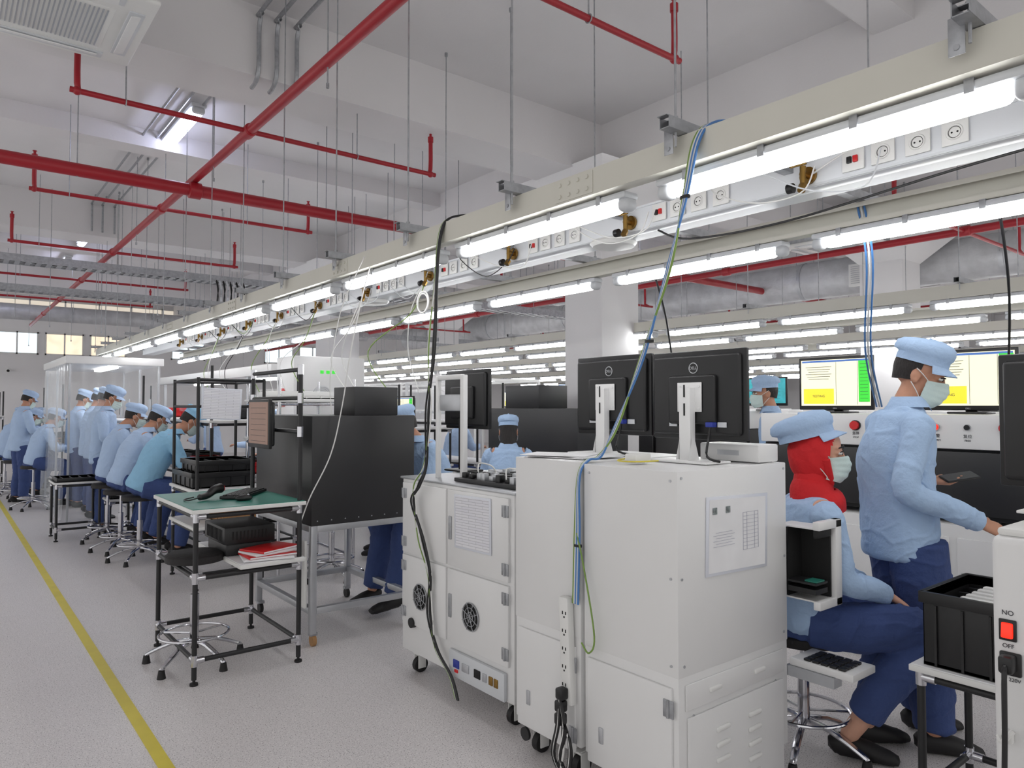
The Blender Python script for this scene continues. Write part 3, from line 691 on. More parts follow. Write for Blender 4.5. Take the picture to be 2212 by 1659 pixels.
def stool(x,y,h=.6):
    T=thing('stool','round black stool on a chrome five-star base','stool',(x,y,0),random.uniform(0,1),group='work stools')
    B().loft([(0,0,h-.05),(0,0,h-.045),(0,0,h-.01),(0,0,h)],[.15,.165,.165,.15],(0,1,0),32).obj('seat',mSeat,T)
    b=B(); b.cyl((0,0,.12),(0,0,h*.62),.025,seg=16); b.cyl((0,0,h*.6),(0,0,h-.05),.014,seg=12); b.cyl((0,0,h-.06),(0,0,h-.05),.07,seg=20); b.obj('post',mChrome,T)
    b=B()
    for k in range(5):
        a=k*2*math.pi/5; c,s=math.cos(a),math.sin(a)
        b.loft([(0,0,.13),(c*.12,s*.12,.115),(c*.25,s*.25,.06),(c*.27,s*.27,.045)],[(.02,.014),(.018,.012),(.015,.01),(.012,.012)],(-s,c,0),8,2)
    b.obj('star_base',mChrome,T)
    for k in range(5):
        a=k*2*math.pi/5; c,s=math.cos(a),math.sin(a); B().cyl((c*.27,s*.27,0),(c*.27,s*.27,.045),.024,.016,12).obj('glide',mShoe,T)
    b=B(); b.ring((0,0,.17),.19,.008,'Z',36,8)
    for k in range(3):
        a=k*2*math.pi/3+.3; b.cyl((0,0,.17),(math.cos(a)*.19,math.sin(a)*.19,.17),.006,seg=6)
    b.obj('foot_ring',mChrome,T)
    return T
ST=stool(1.2,4.5,.64)
for x,y in ((1.55,7.75),(1.5,8.4),(1.5,9.15),(.98,14.0),(1.1,12.6),(2.72,5.95),(3.12,4.8),(3.95,5.0),(1.15,15.5),(1.3,16.4),(.9,15.0)):
    dup(ST,(x,y,0),random.uniform(0,1))
stool(3.0,1.70,.52)
def enclosure(x0,x1,y0,y1,z0,z1,lab,ext=None):
    T=thing('test_enclosure',lab,'enclosure')
    B().box(((x0+x1)/2,(y0+y1)/2,(z0+z1)/2),(x1-x0,y1-y0,z1-z0),.004).obj('black_shell',mConduct,T)
    if ext: B().box(ext[0],ext[1],.004).obj('upper_box',mConduct,T)
    for i in range(8): B().cyl((x0+.04+i*(x1-x0-.08)/7,y0,z0+.03),(x0+.04+i*(x1-x0-.08)/7,y0-.003,z0+.03),.004,seg=8).obj('rivet',mAlu,T)
    for x in (x0+.02,x1-.02):
        for y in (y0+.02,y1-.02): B().box((x,y,z0/2+.04),(.04,.04,z0-.08),.003).obj('frame_post',mAlu,T)
    for z in (.22,z0-.02):
        for y in (y0+.02,y1-.02): B().box(((x0+x1)/2,y,z),(x1-x0-.08,.04,.04),.003).obj('frame_rail',mAlu,T)
        for x in (x0+.02,x1-.02): B().box((x,(y0+y1)/2,z),(.04,y1-y0-.08,.04),.003).obj('frame_rail',mAlu,T)
    for x in (x0+.03,x1-.03):
        for y in (y0+.03,y1-.03):
            b=B(); b.cyl((x-.012,y,.035),(x+.012,y,.035),.035,seg=16); b.obj('caster_wheel',mCard if y<y1-.1 else mShoe,T)
            B().box((x,y,.075),(.05,.04,.02),.004).obj('caster_fork',mSteel,T)
    return T
EN=enclosure(1.83,2.57,4.3,5.3,.75,1.44,'large black antistatic test enclosure on a wheeled aluminium frame',((2.29,4.48,1.535),(.32,.32,.19)))
B().box((1.81,4.36,.45),(.02,.06,.42),.006).obj('power_strip',mWhite2,EN)
enclosure(4.7,5.4,4.9,6.3,.75,1.48,'large black antistatic enclosure behind the seated worker',((5.0,5.85,1.6),(.4,.55,.24)))
R2=rack('black pipe rack table holding black totes and papers',1.66,2.2,6.2,6.95,[(.80,mPap),(.5,mPap)],[1.74]*4)
for z in (1.5,1.72):
    for y in (6.2,6.95): B().cyl((1.66,y,z),(2.2,y,z),.013,seg=8).obj('cross_bar',mBlack,R2)
    for x in (1.66,2.2): B().cyl((x,6.2,z),(x,6.95,z),.013,seg=8).obj('cross_bar',mBlack,R2)
sleeve(R2,'-Y',(1.84,6.18,1.52),.32,.26,mPaper,.04)
def tote(c,sz,m=mBlackPl,lab='black ribbed antistatic tote box',name='tote_box',rot=0):
    T=thing(name,lab,'box',c,rot,group='tote boxes'); x,y,z=sz; b=B(); t=.006
    b.box((0,0,t),(x,y,t*2))
    for s in (-1,1):
        b.box((s*(x/2-t/2),0,z/2),(t,y,z),.002); b.box((0,s*(y/2-t/2),z/2),(x,t,z),.002)
        b.box((s*(x/2+.003),0,z-.02),(.018,y+.02,.04),.003); b.box((0,s*(y/2+.003),z-.02),(x+.02,.018,.04),.003)
        for k in range(4):
            b.box((s*(x/2+.003),-y/2+y*(k+.5)/4,z/2-.02),(.008,.008,z-.05)); b.box((-x/2+x*(k+.5)/4,s*(y/2+.003),z/2-.02),(.008,.008,z-.05))
    b.obj('shell',m,T)
    for k in range(4): B().box((-x*.35+x*.7*k/3,0,z*.6),(.01,y*.85,z*.5),.003).obj('divider',mBlackPl,T)
    return T
tote((1.9,6.6,.815),(.5,.6,.13)); tote((1.92,6.55,.945),(.46,.5,.1))
tote((2.02,6.4,.515),(.3,.4,.2),mCard,'brown cardboard carton on the lower shelf','cardboard_box')
TB=rack('small black metal table with white top beside the worker',2.77,3.2,.72,1.12,[(.565,mPap)],[None]*4,name='side_table')
BT=tote((2.98,.94,.58),(.42,.34,.26),lab='large black ribbed tote with white trays, on a small table')
for k in range(5): B().box((-.12+k*.055,-.02,.235),(.03,.2,.02),.008).obj('white_tray',mWhite2,BT)
rack('low black metal table with slotted black tray',1.04,1.46,9.4,9.85,[(.64,mBlackPl)],[None]*4,name='side_table')
tote((1.25,9.62,.655),(.4,.4,.04),lab='shallow black slotted tray on the low table'); tote((1.66,9.38,.445),(.24,.28,.3),lab='black tote standing on a small stand')
rack('small black metal stand under a tote',1.54,1.78,9.24,9.52,[(.43,mPap)],[None]*4,name='side_table')
BL=rack('long assembly bench with white top and black pipe uprights',2.08,2.95,7.3,10.3,[(.80,mPap),(1.35,mPap)],[1.9]*4,name='assembly_bench')
for i in range(8):
    y=7.5+i*.36; rr=random.random()
    if rr<.3: tote((2.25+random.uniform(0,.3),y,.815),(.25,.3,.12),mRedB,'red plastic bin on the assembly bench','parts_bin')
    elif rr<.9: tote((2.35+random.uniform(0,.3),y,.815),(.3,.3,.14))
    if i%2: tote((2.5,y,1.365),(.35,.3,.12),random.choice([mRedB,mBlackPl,mWhite2]),'plastic bin on the upper bench shelf','parts_bin')
WS=rack('wire shelving unit with red trays and totes',2.3,3.0,6.1,6.9,[(.8,mPap),(1.2,mPap),(1.55,mPap)],[1.75]*4,name='shelving_unit',m=mChrome)
for z in (.82,.91,1.22,1.30,1.565): tote((2.65,6.5,z),(.55,.6,.07),mRedB if z in (.82,1.22) else (mBlackPl if z!=1.565 else mWhite2),'flat plastic tray stacked on the shelving','parts_tray')
HD=thing('laminar_hood','long white fume hood over the assembly line','hood')
B().box((3.35,10.8,1.93),(.8,5.4,.12),.006).obj('canopy',mWhite,HD)
B().box((3.4,7.75,1.45),(.84,.5,1.2),.01).obj('cabinet_body',mWhite,HD)
for y in (9,11,13.2):
    for x in (3.0,3.7): B().box((x,y,.94),(.04,.04,1.88)).obj('post',mAlu,HD)
for x in (3.05,3.7): B().box((x,7.6,.42),(.04,.04,.84)).obj('post',mAlu,HD)
for i in range(3): B().box((3.3+i*.07,7.497,1.88),(.04,.006,.035),.002).obj('green_indicator',mScrG,HD)
B().cyl((3.3,7.5,1.62),(3.3,7.49,1.62),.11,seg=32).obj('fan_housing',mHous,HD)
b=B()
for k in range(5): b.ring((3.3,7.485,1.62),.02+.02*k,.003,'Y',28,5)
b.obj('fan_guard',mWhite2,HD)
for y in (9.6,12): B().box((3.35,y,1.855),(.1,1.2,.03),.01).obj('work_light',mLamp,HD)
B().box((2.975,7.8,1.6),(.012,.12,.2),.004).obj('sign_plate',mRedB,HD)
# curtain booth
BO=thing('curtain_booth','work booth with clear vinyl curtains and thin aluminium frame','booth')
x0,x1,y0,y1,zt=1.3,2.35,10.7,13.1,2.05
for x in (x0,x1):
    for y in (y0,(y0+y1)/2,y1): B().box((x,y,zt/2),(.024,.024,zt)).obj('post',mAlu,BO)
B().box(((x0+x1)/2,(y0+y1)/2,zt+.05),(x1-x0+.1,y1-y0+.1,.10),.008).obj('canopy',mWhite,BO)
B().box((1.85,11.6,zt-.02),(.1,1.3,.03),.01).obj('work_light',mLamp,BO)
def cur(fx,fy):
    return B().grid(lambda u,v:V((fx(u,v),fy(u,v),.05+v*(zt-.05))),90,6)
cur(lambda u,v:x0-.03+.02*math.sin(u*60)-.04*(1-v),lambda u,v:y0+(y1-y0)*u).obj('curtain',mCurt,BO,fix=False)
cur(lambda u,v:x0+(x1-x0)*u,lambda u,v:y0-.03+.02*math.sin(u*40)).obj('curtain',mCurt,BO,fix=False)
rack('small white bench inside the curtained booth',2.02,2.28,10.9,12.9,[(.85,mPap),(1.3,mPap)],[1.6]*4,name='booth_bench',m=mAlu)
for i in range(4): tote((2.15,11.2+i*.45,.865),(.22,.3,.14),random.choice([mBlackPl,mRedB,mWhite2]),'small plastic bin on the booth bench','parts_bin')
def booth2(x0,y0,L_=2.2):
    T=thing('clear_booth','clear curtained booth with white frame over a far line','booth',(x0,y0,0),group='far curtained booths')
    for x in (0,1.1):
        for y in (0,L_): B().box((x,y,.95),(.04,.04,1.9)).obj('frame_post',mWhite2,T)
    for z in (1.4,1.9):
        for x in (0,1.1): B().box((x,L_/2,z),(.04,L_,.04)).obj('frame_bar',mWhite2,T)
        for y in (0,L_): B().box((.55,y,z),(1.1,.04,.04)).obj('frame_bar',mWhite2,T)
    b=B(); b.grid(lambda u,v:V((-.03+.015*math.sin(u*50),L_*u,.6+v*1.3)),60,3); b.obj('curtain',mCurt,T,fix=False)
    return T
bt=booth2(6.3,8.6)
for p_ in ((6.3,11),(6.3,13.4),(6.3,16),(9.3,14.5)): dup(bt,(*p_,0))
def machine(x,y):
    T=thing('test_machine','white test machine with black work opening and button console','machine',(x,y,0),group='console test machines')
    w=.78
    B().box((.3,0,.45),(.6,w,.9-.1),.006).obj('base_cabinet',mWhite,T)
    B().box((.33,0,1.07),(.54,w,.38)).obj('back_panel',mBlack,T)
    B().box((.02,0,1.08),(.02,w-.03,.34),.003).obj('black_shield',mConduct,T)
    B().box((.2,0,1.36),(.4,w,.19),.008).obj('console',mWhite,T)
    for i,(yy,m,t1,t2) in enumerate(((.22,mBlackPl,'启动','RUN'),(.08,mBlackPl,'报警','ALARM'),(-.08,mBlackPl,'复位','FREE'),(-.26,mRedB,'急停','STOP'))):
        r=.014 if i<3 else .026
        if i==1: m=mRedLit; r=.018
        B().cyl((0,yy,1.385),(-.012,yy,1.385),r*1.2,seg=18).obj('button_collar',mAlu if i<3 else mBlackPl,T)
        B().cyl((-.01,yy,1.385),(-.03 if i==3 else -.018,yy,1.385),r,seg=18).obj('button',m,T)
        text(t1,.022,(-.002,yy,1.335),'-X',mInk,T); text(t2,.015,(-.002,yy,1.312),'-X',mInk,T)
    for s in (-1,1):
        B().box((-.004,s*.2,.45),(.012,.36,.66),.004).obj('door',mWhite,T)
        B().box((-.014,s*.05,.55),(.008,.02,.09),.003).obj('handle',mAlu,T)
        for xx in (.06,.54): B().cyl((xx,s*.32,0),(xx,s*.32,.06),.02,seg=10).obj('foot',mShoe,T)
    return T
MC=machine(4.38,2.38)
for y in (1.59,.8): dup(MC,(4.38,y,0))
TL='monitor showing test software with yellow TESTING box'
mt=monitor((4.62,2.36,1.457),'test','x',TL,rot=math.pi,w=.5,h=.35,zoff=.02)
for y in (1.58,.8): dup(mt,(4.62,y,1.457))
for X in (6.55,9.5,13.5):
    for k in range(12):
        y=2.2+k*1.25
        if X<7 and y>8: continue
        if X>7 and k>8: continue
        if X==13.5 and 9.8<y<11.8: continue
        dup(MC,(X,y,0))
        if k%2==0: dup(mt,(X+.24,y,1.457))
tl=monitor((6.8,4.22,1.457),'teal','x','monitor showing a teal dashboard',rot=math.pi,w=.48,h=.3,zoff=.05)
dup(tl,(6.8,3.5,1.457)); dup(tl,(6.8,6.0,1.457))
for (x,y) in ((4.4,7.6),(4.45,8.4)): dup(mt,(x,y,1.255))
rack('black pipe rack behind the enclosure',4.1,4.8,7.2,8.8,[(.8,mPap),(1.24,mPap)],[1.75]*4,name='shelving_unit')
rack('black pipe rack beside the column',5.2,5.6,7.2,8.8,[(.8,mPap),(1.3,mPap)],[1.8]*4,name='shelving_unit')
rack('long black framed bench near the far wall',-1,1.0,17.5,18.6,[(.8,mPap),(1.3,mPap)],[1.8]*4,name='assembly_bench')
rack('black framed bench at the end of the line',1.75,3.2,15.2,18.2,[(.8,mPap),(1.3,mPap)],[1.9]*4,name='assembly_bench')
for i in range(6): tote((2.0+.2*(i%2),15.5+i*.45,.815),(.4,.35,.15))
for i in range(4): tote((-.6+i*.45,18,.815),(.35,.35,.3),mWhite2 if i%2 else mBlackPl,'plastic box on the far bench')
T=thing('surveillance_camera','small white security camera on the far wall','camera',(1.45,23.95,2.5)); B().cyl((0,.05,0),(0,-.2,-.03),.05,seg=12).obj('body',mWhite2,T); B().cyl((0,-.2,-.03),(0,-.205,-.03),.035,seg=12).obj('lens',mDark,T)

# ---------- people
def bake(b,name,mat,parent,vox,smooth=4,fold=0,ffreq=9,seed=0):
    me=b.mesh(name,False); o=bpy.data.objects.new('tmp',me); COL.objects.link(o)
    r=o.modifiers.new('r','REMESH'); r.mode='VOXEL'; r.voxel_size=vox; r.use_smooth_shade=True
    s=o.modifiers.new('s','SMOOTH'); s.factor=.5; s.iterations=smooth
    bpy.context.view_layer.update(); dg=bpy.context.evaluated_depsgraph_get()
    m2=bpy.data.meshes.new_from_object(o.evaluated_get(dg)); bpy.data.objects.remove(o)
    m2.name=name
    if fold:
        off=V((seed*3.1,seed*1.7,0)); mv=[]
        for v in m2.vertices:
            p=v.co; q=p*ffreq+off
            w_=V((noise.noise(q*.6),noise.noise(q*.6+V((9,0,0))),noise.noise(q*.6+V((0,9,0)))))*1.1
            a=abs(noise.noise(q+w_)); ridge=max(0,1-a*5)
            mv.append(p+v.normal*fold*(noise.noise(q*.7+V((3,3,3)))*.9+ridge*.55-.1))
        for v,c in zip(m2.vertices,mv): v.co=c
    for p in m2.polygons: p.use_smooth=True
    m2.materials.clear(); m2.materials.append(mat)
    ob=bpy.data.objects.new(name,m2); COL.objects.link(ob)
    if parent: ob.parent=parent
    return ob
def hand(b,W,D,Np,side,curl=.35):
    W=V(W);D=V(D).normalized();Np=V(Np); Np=(Np-D*Np.dot(D)).normalized(); S=D.cross(Np)
    T=S if side=='R' else -S
    b.loft([W-D*.01,W+D*.02,W+D*.06,W+D*.088],[(.026,.019),(.034,.017),(.041,.015),(.039,.012)],S,12,2,.5)
    for i,(o,l) in enumerate(((.031,.066),(.0105,.075),(-.0105,.070),(-.031,.055))):
        p=W+D*(.082-abs(i-1.3)*.004)+T*o; pts=[p-D*.012,p]; d=D; a=0
        for f in (.45,.3,.25):
            a+=curl*(1+.12*i); dd=d*math.cos(a)+Np*math.sin(a); p=p+dd*l*f; pts.append(p)
        b.loft(pts,[.0095,.0092,.0085,.0078,.0062],S,10,3,.6)
    p=W+D*.022+T*.026; d=(D*.62+T*.68+Np*.35).normalized(); d2=(D*.85+T*.28+Np*.45).normalized()
    b.loft([p-d*.015,p+d*.02,p+d*.045,p+d*.045+d2*.028],[.014,.012,.0105,.0075],S,10,3,.6)
def headmat(c,yaw,pitch,roll=0,s=1):
    return Matrix.Translation(V(c))@Matrix.Rotation(yaw,4,'Z')@Matrix.Rotation(pitch,4,'Y')@Matrix.Rotation(roll,4,'X')@Matrix.Scale(s,4)
def add_head(b,H):
    B_=lambda c,r,seg=20: b.ball(c,r,seg,mat=H)
    B_((-.012,0,.03),(.098,.077,.094),28); B_((.022,0,-.03),(.066,.060,.085),24); B_((.055,0,-.094),(.028,.032,.022)); B_((.01,0,-.06),(.05,.054,.05))
    b.loft([(.083,0,.02),(.095,0,-.008),(.103,0,-.028),(.090,0,-.04)],[(.007,.01),(.009,.011),(.012,.011),(.010,.008)],(0,1,0),10,3,.5,mat=H)
    B_((.095,0,-.032),(.012,.015,.008),12)
    for s in (-1,1):
        B_((-.005,s*.077,-.008),(.021,.009,.033),14); B_((.002,s*.08,-.028),(.012,.008,.014),10)
        B_((.072,s*.03,.031),(.02,.026,.008),12); B_((.056,s*.040,-.018),(.018,.016,.018),12)
        B_((.068,s*.031,.012),(.02,.019,.012),12)
    B_((.081,0,-.058),(.009,.022,.006),12); B_((.078,0,-.07),(.009,.019,.007),12)
def person(label,loc,yaw,J,H,vox=.011,shirt=mShirt,skin=mSkin,mask=True,hijab=False,hands=None,s=1.,seed=1,capback=0,group=None,trou=mTrou,collar=True,long_hair=False,bulk=1.):
    b=B(); near=vox<.008
    pel,che,nek=V(J['pel']),V(J['che']),V(J['nek']); wst=pel.lerp(che,.45)
    b.loft([pel-(che-pel).normalized()*.07,pel,wst,che,nek-(nek-che)*.25,nek,nek+(V(H[0])-nek)*.5],[(.13,.10),(.155,.105),(.13,.098),(.16,.11),(.125,.08),(.06,.06),(.054,.056)],(0,1,0),20,4)
    hm=headmat(H[0],H[1],H[2],H[3] if len(H)>3 else 0,s)
    b.loft([nek,V(H[0])+V((-.02,0,-.04))],[.056,.054],(0,1,0),16,3); add_head(b,hm)
    for sd in 'LR':
        sh,el,wr=V(J['sh'+sd]),V(J['el'+sd]),V(J['wr'+sd])
        b.loft([che.lerp(nek,.6)*.5+sh*.5,sh,sh.lerp(el,.5),el,el.lerp(wr,.35),wr],[.05,.05,.044,.039,.038,(.026,.022)],(0,1,0),14,4,.5)
        hd_=(hands or {}).get(sd,None) or ((wr-el).normalized(),(0,0,-1),.4)
        hand(b,wr,hd_[0],hd_[1],sd,hd_[2])
        hp,kn,an=V(J['hip'+sd]),V(J['kn'+sd]),V(J['an'+sd])
        b.loft([hp,hp.lerp(kn,.4),kn,kn.lerp(an,.35),kn.lerp(an,.75),an],[.088,.078,.056,.055,.042,.036],(0,1,0),14,4,.4)
        td=V(J.get('toe'+sd,(1,0,0))).normalized()
        b.loft([an+V((0,0,-.02))-td*.045,an+V((0,0,-.035)),an+td*.09+V((0,0,-.055)),an+td*.165+V((0,0,-.062))],[(.03,.03),(.036,.04),(.042,.024),(.034,.014)],td.cross(V((0,0,1))),12,3,.4)
    body=bake(b,'person',skin,None,vox,3); body.location=loc; body.rotation_euler=(0,0,yaw)
    tag(body,label,'person',group)
    b=B(); hemd=(pel-che).normalized(); hm_=J.get('hem',.10); k=bulk
    b.loft([pel+hemd*hm_,pel+hemd*(hm_-.03),pel,wst,che,nek-(nek-che)*.32,nek-(nek-che)*.12,nek+(nek-che).normalized()*.01],[(.162*k,.118*k),(.176*k,.132*k),(.172*k,.134*k),(.162*k,.130*k),(.178,.136*k),(.165,.108*k),(.11,.08),(.066,.066)],(0,1,0),24,5)
    for sd in 'LR':
        sh,el,wr=V(J['sh'+sd]),V(J['el'+sd]),V(J['wr'+sd]); s0=sh+V((0,0,-.012))
        b.loft([che.lerp(nek,.62)*.55+sh*.45,s0,sh.lerp(el,.5),el,el.lerp(wr,.5),wr-(wr-el).normalized()*.03,wr-(wr-el).normalized()*.005],[.064,.064,.060,.055,.050,.044,.037],(0,1,0),16,5,.2)
    bake(b,'work_shirt',shirt,body,vox*.9,6,.010 if near else .007,9,seed)
    if collar:
        b=B(); c0=nek+(V(H[0])-nek).normalized()*.018
        def cf(u,v):
            a=.42+u*(2*math.pi-.84); rr=.064
            if v<.5: z=.042*v*2; r=rr+.002
            else: z=.042-(v-.5)*2*.048; r=rr+.004+(v-.5)*2*.024
            pt=max(0,abs(2*u-1)-.8)*5
            return c0+V((r*math.cos(a)+.004,r*math.sin(a),z-.014-(pt*.02 if v>.5 else 0)))
        b.grid(cf,28,6); b.obj('collar',shirt,body,fix=False)
    b=B()
    b.loft([pel-hemd*.06,pel,pel+hemd*.09],[(.15,.115),(.16,.122),(.145,.115)],(0,1,0),20,3,.3)
    for sd in 'LR':
        hp,kn,an=V(J['hip'+sd]),V(J['kn'+sd]),V(J['an'+sd]); e=an+(kn-an).normalized()*J.get('cuff',.02)
        b.loft([hp+(hp-kn).normalized()*.02,hp.lerp(kn,.35),kn,kn.lerp(e,.5),e+(kn-e).normalized()*.03,e],[.108*k,.102*k,.086*k,.080*k,.072*k,.064*k],(0,1,0),16,5,.3)
    bake(b,'trousers',trou,body,vox,4,.012 if near else .009,8,seed+5)
    for sd in 'LR':
        an=V(J['an'+sd]); td=V(J.get('toe'+sd,(1,0,0))).normalized(); b=B(); sv=td.cross(V((0,0,1)))
        b.loft([an-td*.065+V((0,0,-.045)),an-td*.03+V((0,0,-.035)),an+td*.06+V((0,0,-.045)),an+td*.14+V((0,0,-.06)),an+td*.19+V((0,0,-.07))],[(.03,.035),(.04,.048),(.046,.042),(.048,.03),(.034,.018)],sv,16,4,.5)
        b.obj('shoe',mShoe,body)
    for sg in (-1,1):
        b=B(); b.ball((.0795,sg*.031,.010),(.0145,.0145,.0085),14,mat=hm); e=b.obj('eye',mEye,body)
        b=B(); b.ball((.0925,sg*.031,.0085),(.0030,.0062,.0062),10,mat=hm); b.obj('iris',mIris,e)
        b=B(); b.loft([(.090,sg*.011,.031),(.093,sg*.03,.038),(.076,sg*.054,.031)],[(.003,.005),(.004,.006),(.002,.003)],(1,0,0),8,4,.3,mat=hm); b.obj('eyebrow',mHair,body)
        b=B(); b.loft([(.089,sg*.017,.016),(.0945,sg*.031,.0195),(.083,sg*.047,.014)],[.0022,.0026,.0018],(1,0,0),6,4,.3,mat=hm); b.obj('eyelid',mHair,body)
    if not hijab:
        def hf(u,v):
            a=math.radians(80)+u*math.radians(200)
            lo=(-.030-.02*math.cos(a-math.pi)) if not long_hair else -.13
            z=.12*v+lo*(1-v)
            rr=math.sqrt(max(.04,1-((z-.03)/.105)**2)) if z>0 else .955-.16*(-z/.06)
            if long_hair and z<0: rr=.95
            return hm@V((-.012+.1015*rr*math.cos(a),.0805*rr*math.sin(a),z))
        B().grid(hf,28,10).obj('hair',mHair,body,fix=False)
    C=hm@Matrix.Translation((-.012-capback,0,.060+capback*.2))@Matrix.Rotation(-.06-capback*7,4,'Y')
    ks=1.0 if not hijab else 1.10
    b=B(); n=48
    prof=[(1.0,-.014),(1.0,.018),(1.06,.027),(1.09,.044),(1.04,.066),(.86,.082),(.5,.092),(.02,.095)]
    bm=b.bm; rings=[]
    for q,(f,z) in enumerate(prof):
        ring=[]
        for kk in range(n):
            a=2*math.pi*kk/n; w=1+(.012*math.sin(kk*math.pi*2/n*12) if 1<q<6 else 0)
            bk=1+.10*max(0,-math.cos(a))*(1 if q>1 else 0)
            ring.append(bm.verts.new(C@V((.104*ks*f*w*bk*math.cos(a),.088*ks*f*w*math.sin(a),z+(.004*math.cos(a) if q>2 else 0)))))
        rings.append(ring)
    for i in range(len(prof)-1):
        for kk in range(n): bm.faces.new((rings[i][kk],rings[i][(kk+1)%n],rings[i+1][(kk+1)%n],rings[i+1][kk]))
    bm.faces.new(rings[-1])
    c=b.obj('work_cap',shirt,body,fix=False)
    b=B()
    def vf(u,v):
        a=-1.1+u*2.2; r=ks*(1+v*.40*math.cos(a*.9))
        return C@V((.104*r*math.cos(a),.089*ks*(1+v*.2*math.cos(a))*math.sin(a),-.008-.022*v-.014*v*(math.sin(a)**2)))
    b.grid(vf,16,5); b.grid(lambda u,v:vf(u,v)+V((0,0,-.003)),16,5); b.obj('cap_visor',shirt,c,fix=False)
    B().ball(C@V((0,0,.095)),.007,8).obj('cap_button',shirt,c)
    if mask:
        b=B()
        def mf(u,v,o=0):
            a=(u*2-1)*1.25; z=.002-.12*v
            bul=.034*math.exp(-(a/.42)**2)*math.exp(-((v-.28)/.38)**2)+.018*math.exp(-(a/.7)**2)*math.exp(-((v-.75)/.35)**2)+.006*math.exp(-((abs(a)-.75)/.3)**2)
            rx=.074+bul-(.012*max(0,v-.8)/.2)
            zz=z-.029*abs(a)/1.25*(.5-v)
            return hm@V((.020-o+(rx+.0014*math.sin(v*28))*math.cos(a),(.071*(1-.08*v)+.004)*math.sin(a),zz))
        b.grid(mf,36,24); b.grid(lambda u,v:mf(u,v,.002),36,24)
        m=b.obj('face_mask',mMask,body,fix=False)
        for sg in (-1,1):
            for z0,z1 in ((-.012,.022),(-.095,-.038)):
                a=sg*1.2; b=B(); b.loft([(.018+.073*math.cos(a),sg*.070,z0),(.02,sg*.082,(z0+z1)/2),(-.012,sg*.085,z1)],[.002]*3,(0,0,1),6,4,mat=hm); b.obj('ear_loop',mWc,m)
    if hijab:
        b=B(); bm=bmesh.new(); bmesh.ops.create_uvsphere(bm,u_segments=64,v_segments=48,radius=1)
        bmesh.ops.scale(bm,vec=(.110,.096,.135),verts=bm.verts); bmesh.ops.translate(bm,vec=(-.014,0,-.004),verts=bm.verts)
        kill=[v for v in bm.verts if v.co.x>.0 and ((v.co.y)/.080)**2+((v.co.z+.012)/.098)**2<1]
        bmesh.ops.delete(bm,geom=kill,context='VERTS')
        for v in bm.verts: v.co+=V((v.co.x,v.co.y,0)).normalized()*.0018*math.sin(v.co.z*80+v.co.x*90)
        bmesh.ops.transform(bm,matrix=hm,verts=bm.verts); b._add(bm)
        b.loft([hm@V((-.010,0,-.075)),hm@V((-.010,0,-.125)),nek+V((0.0,0,.0)),nek+V((.02,0,-.05)),nek+V((.03,0,-.09))],[(.078,.080),(.082,.084),(.095,.095),(.135,.115),(.12,.11)],(0,1,0),40,5)
        b.loft([hm@V((.03,-.085,-.02)),hm@V((.05,-.05,-.10)),hm@V((.05,.0,-.135)),hm@V((.02,.05,-.13))],[(.012,.02)]*4,(0,0,1),12,5,.4)
        b.obj('head_scarf',mHij,body,fix=False)
    return body
ZR=math.radians(-38.6)
MP=(3.43,1.45,0)
J=dict(pel=(-.02,0,.93),che=(-.03,0,1.26),nek=(.02,0,1.50),hem=.11,
 shL=(-.01,.175,1.42),shR=(-.03,-.175,1.42),elL=(.03,.25,1.13),wrL=(.20,.14,1.15),elR=(-.11,-.24,1.15),wrR=(.21,-.22,1.005),
 hipL=(.01,.09,.88),hipR=(.01,-.09,.88),knL=(.07,.10,.49),knR=(.05,-.10,.49),anL=(.12,.12,.085),anR=(.05,-.12,.085),toeR=(1,-.15,0))
person('standing man in light blue uniform and mask, holding a phone',MP,ZR,J,((.085,0,1.645),-.6,.40),.0058,
  hands={'R':((.85,0,-.32),(-.2,.55,-.5),.28),'L':((.9,-.25,-.1),(0,0,1),.3)},seed=2,s=1.06,bulk=1.14)
def wl(base,yaw,p):
    c,s=math.cos(yaw),math.sin(yaw); return (base[0]+c*p[0]-s*p[1],base[1]+s*p[0]+c*p[1],base[2]+p[2])
PH=thing('smartphone','dark smartphone held in the standing man\'s hand','phone',wl(MP,ZR,(.32,.10,1.170)))
PH.rotation_euler=(0.3,-.15,ZR)
B().box((0,0,0),(.155,.078,.009),.004).obj('case',mBlackPl,PH); B().box((0,0,.005),(.146,.07,.001)).obj('glass',M('phone_glass',(52,56,64),.45),PH)
CL=thing('small_packet','small grey-blue packet held in the standing man\'s hand','packet',wl(MP,ZR,(.35,-.20,.955))); CL.rotation_euler=(.3,.5,ZR)
B().ball((0,0,0),(.06,.03,.022),14).obj('pouch',M('grey_packet',(110,134,146),.5,bump=.6,bscale=30),CL)
B().box((.02,0,.014),(.04,.03,.015),.004).obj('tab',mHous,CL)
W0=(2.99,1.70,0)
J=dict(pel=(-.02,0,.60),che=(.03,0,.90),nek=(.055,0,1.12),hem=.06,
 shL=(.045,.155,1.05),shR=(.045,-.155,1.05),elL=(.12,.22,.79),wrL=(.32,.08,.70),elR=(.11,-.19,.78),wrR=(.32,-.13,.70),
 hipL=(.01,.09,.57),hipR=(.01,-.09,.57),knL=(.38,-.04,.575),knR=(.42,-.22,.57),anL=(.30,.05,.09),anR=(.16,-.08,.09),toeL=(1,.1,0),toeR=(1,-.4,0),cuff=.12)
person('seated woman in light blue uniform, red headscarf, cap and mask',W0,ZR,J,((.085,0,1.295),-.42,.10),.0058,skin=mSkin2,hijab=True,hands={'R':((.85,.1,-.55),(0,.1,-1),.3),'L':((.85,-.2,-.4),(0,0,-1),.3)},seed=4,capback=.045,collar=False,s=1.04)
